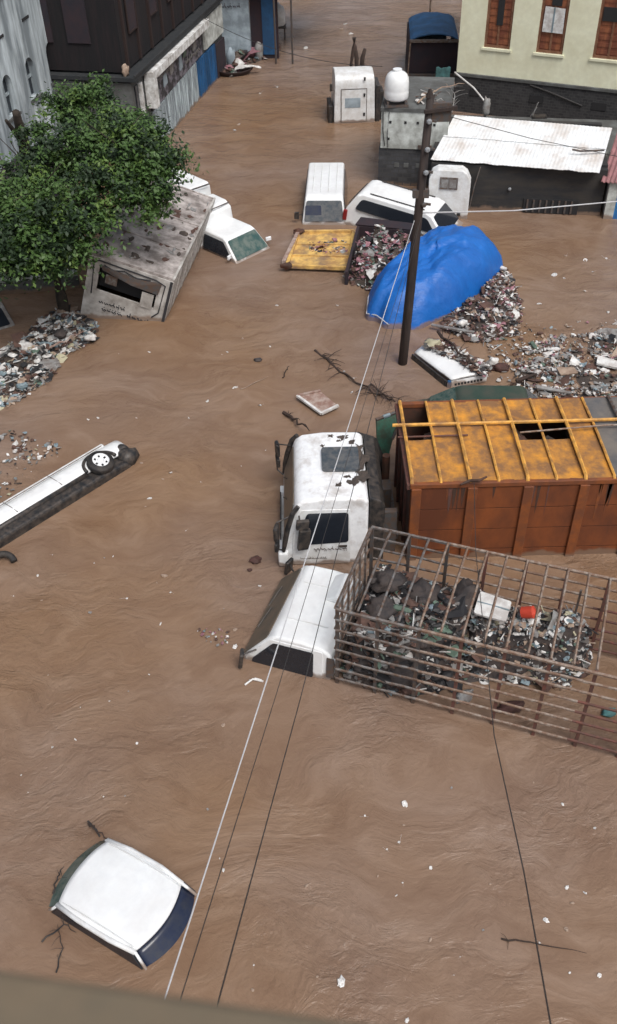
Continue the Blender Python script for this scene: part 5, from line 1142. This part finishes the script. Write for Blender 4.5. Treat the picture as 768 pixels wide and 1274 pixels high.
AW = thing('sheet_awning', 'pale blue-grey sheet awning by the far corner of the cream building', 'awning', at(552,38,0), R(-8))
g = MB(); g.grid(lambda u, v: (-.9+2.4*u, -.8+3.2*v, 1.9+.4*v+.02*math.sin(u*50)), 50, 6, 'pale_blue', .03); g.build('sheet', AW)
for x in (-.8,1.4):
    g = MB(); g.tube([(x,-.7,-1.2),(x,-.7,1.9)], .05, 'steel_light'); g.build('post', AW)
def slab(name, label, cat, p, w_, d_, h_, m, rz, tilt=(.06,.1)):
    b = MB(); b.plate([(-w_/2,-d_/2,.0),(w_/2*.9,-d_/2*1.1,.03),(w_/2,d_/2,.0),(-w_/2*1.05,d_/2*.9,.05)], h_, m, .03); b.bar((-w_/2*.9,-d_/2*.8,h_*.6),(w_/2*.8,-d_/2*.9,h_*.6),.04,.03,m)
    o = b.build(name); o.location = p; o.rotation_euler = (tilt[0],tilt[1],rz); return tag(o, label, cat)
slab('foam_sheet','bright white foam sheet in the rubbish field at the right edge','sheet',at(757,452,.14),.62,.34,.06,'t_white',R(-20))
slab('cardboard','tan flattened cardboard in the middle of the rubbish field','cardboard',at(706,462,.12),.55,.3,.03,'t_tan',R(15))
slab('plank','long grey plank lying in the lower rubbish field near the container','plank',at(690,486,.14),.95,.1,.04,'t_grey',R(-12))
slab('plank','dark plank sticking out of the left side of the rubbish field','plank',at(655,470,.14),.8,.09,.05,'wood_branch',R(35))
slab('cardboard','brown soaked cardboard on the pile beside the blue tarpaulin','cardboard',at(605,380,.4),.42,.3,.03,'t_brown',R(40))
slab('plastic_sheet','crumpled white plastic sheet at the far tip of the pile by the tarpaulin','sheet',at(622,333,.2),.45,.16,.05,'t_white',R(-30))
sack('swollen white bag on the pile below the right side of the tarpaulin', at(575,402,.3), (.15,.12,.1), 't_white', 101, 'bag', 'plastic_bag')
sack('grey-white bag at the far left corner of the heap below the tree', at(30,430,.3), (.2,.14,.12), 't_white', 102, 'bag', 'plastic_bag')
sack('white bag at the right end of the heap below the tree', at(112,420,.2), (.18,.1,.09), 't_white', 103, 'bag', 'plastic_bag')
sack('dark bag in the middle of the heap below the tree', at(75,415,.35), (.2,.16,.13), 'sack_dark', 104, 'bag', 'plastic_bag')
sack('pale blue bag on the lower end of the heap below the tree', at(28,480,.15), (.14,.1,.08), 't_blue', 105, 'bag', 'plastic_bag')
wire('thin dark wire across the street from the brown eave to the hut', [Vector((-4.3,45.5,3.5)), Vector((3.3,38.0,3.3))], .012, 'wire_dark', .5)
# small grey vehicle at left edge below the tree
lc = at(8,392,.5)
GV = thing('grey_van', 'small grimy grey van at the left edge beside the rubbish heap', 'van', (lc.x-1.0, lc.y+.7, -.12), hdg(.5,-.86))
hv = hwf(0,.75,.75,.6)
g = MB(); g.shell([(-1.9,-.9),(-1.85,.6),(-1.7,.74),(.35,.74),(.5,.66),(.95,.1),(1.3,-.1),(1.35,-.9)], hv, 't_grey'); g.build('body', GV, bevel=.05)
g = MB(); front_plate(g, .9,.18,.54,.6,.6,.52,.02,'glass_dark',.05,.012); g.build('windscreen', GV)
for s in (-1,1):
    g = MB(); side_plate(g, s, hv, [(-1.6,.2),(-.35,.2),(-.35,.6),(-1.6,.6)], .02, 'glass_dark', .05, .008); side_plate(g, s, hv, [(-.2,.18),(.7,.16),(.36,.58),(-.2,.6)], .02, 'glass_dark', .05, .008); g.build('side_window', GV)
DK = thing('shade_backdrop', 'dark made-up shack in the shade behind the green tree', 'backdrop', at(30,345,0), R(4))  # near-black filler added so gaps between the leaves read as deep shade
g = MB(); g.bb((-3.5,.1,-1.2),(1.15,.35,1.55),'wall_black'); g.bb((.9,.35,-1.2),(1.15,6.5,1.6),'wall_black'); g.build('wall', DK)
g = MB(); g.grid(lambda u, v: (-3.6+4.9*u, -.15+6.8*v, 1.6+.25*v+.04*noise.noise(Vector((u*6,v*8,0)))), 20, 20, 'canvas_dark', .04); g.build('roof', DK)
g = MB(); g.bb((-1.2,.03,-1.2),(-.3,.1,1.2),'steel_dark'); g.build('door', DK)
# low wall below the tree, in the shade
LWL = thing('low_wall', 'low grimy wall running behind the rubbish heap under the tree', 'wall', at(60,362,0), R(8))
g = MB(); g.bb((-3.2,0,-1.2),(1.0,.25,.45),'concrete_grey'); g.build('face', LWL); g = MB(); g.bb((-3.2,-.05,.45),(1.0,.3,.55),'concrete_white'); g.build('coping', LWL)

# ================================================================== BALCONY THE PICTURE IS TAKEN FROM
e0, e1 = at(0,1203,13.1), at(400,1262,13.1)
de = (e1-e0).normalized(); nb = Vector((-de.y, de.x, 0))     # outward (away from camera)
BL = thing('balcony_parapet', 'plain khaki concrete parapet top at the bottom left corner', 'parapet', (e0.x, e0.y, 0), math.atan2(de.y, de.x))
g = MB(); g.bb((-3,-.30,12.95),(3,0,13.1),'ledge'); g.build('coping', BL, bevel=.01)
g = MB(); g.bb((-3,-.26,12.0),(3,-.06,12.95),'ledge'); g.build('face', BL)

# ------------------------------------------------------------------ light
w = bpy.data.worlds.new('World'); scn.world = w; w.use_nodes = True; nt = w.node_tree
sky = nt.nodes.new('ShaderNodeTexSky'); sky.sky_type = 'NISHITA'; sky.sun_disc = False; sky.sun_elevation = R(58); sky.sun_rotation = R(150)
sky.air_density = 1.0; sky.dust_density = 6.0; sky.ozone_density = 1.0
hs = nt.nodes.new('ShaderNodeHueSaturation'); hs.inputs['Saturation'].default_value = .55
bg = nt.nodes['Background']; nt.links.new(sky.outputs[0], hs.inputs['Color']); nt.links.new(hs.outputs[0], bg.inputs['Color']); bg.inputs['Strength'].default_value = .115
sn = bpy.data.lights.new('sun', 'SUN'); sn.energy = 1.35; sn.angle = R(28); sn.color = (1,.98,.95)
so = bpy.data.objects.new('sun', sn); C.objects.link(so)
so.rotation_euler = (R(32), 0, R(180-150))
scn.view_settings.view_transform = 'Standard'; scn.view_settings.look = 'None'; scn.view_settings.gamma = 1.0
scn.view_settings.exposure = 0.22
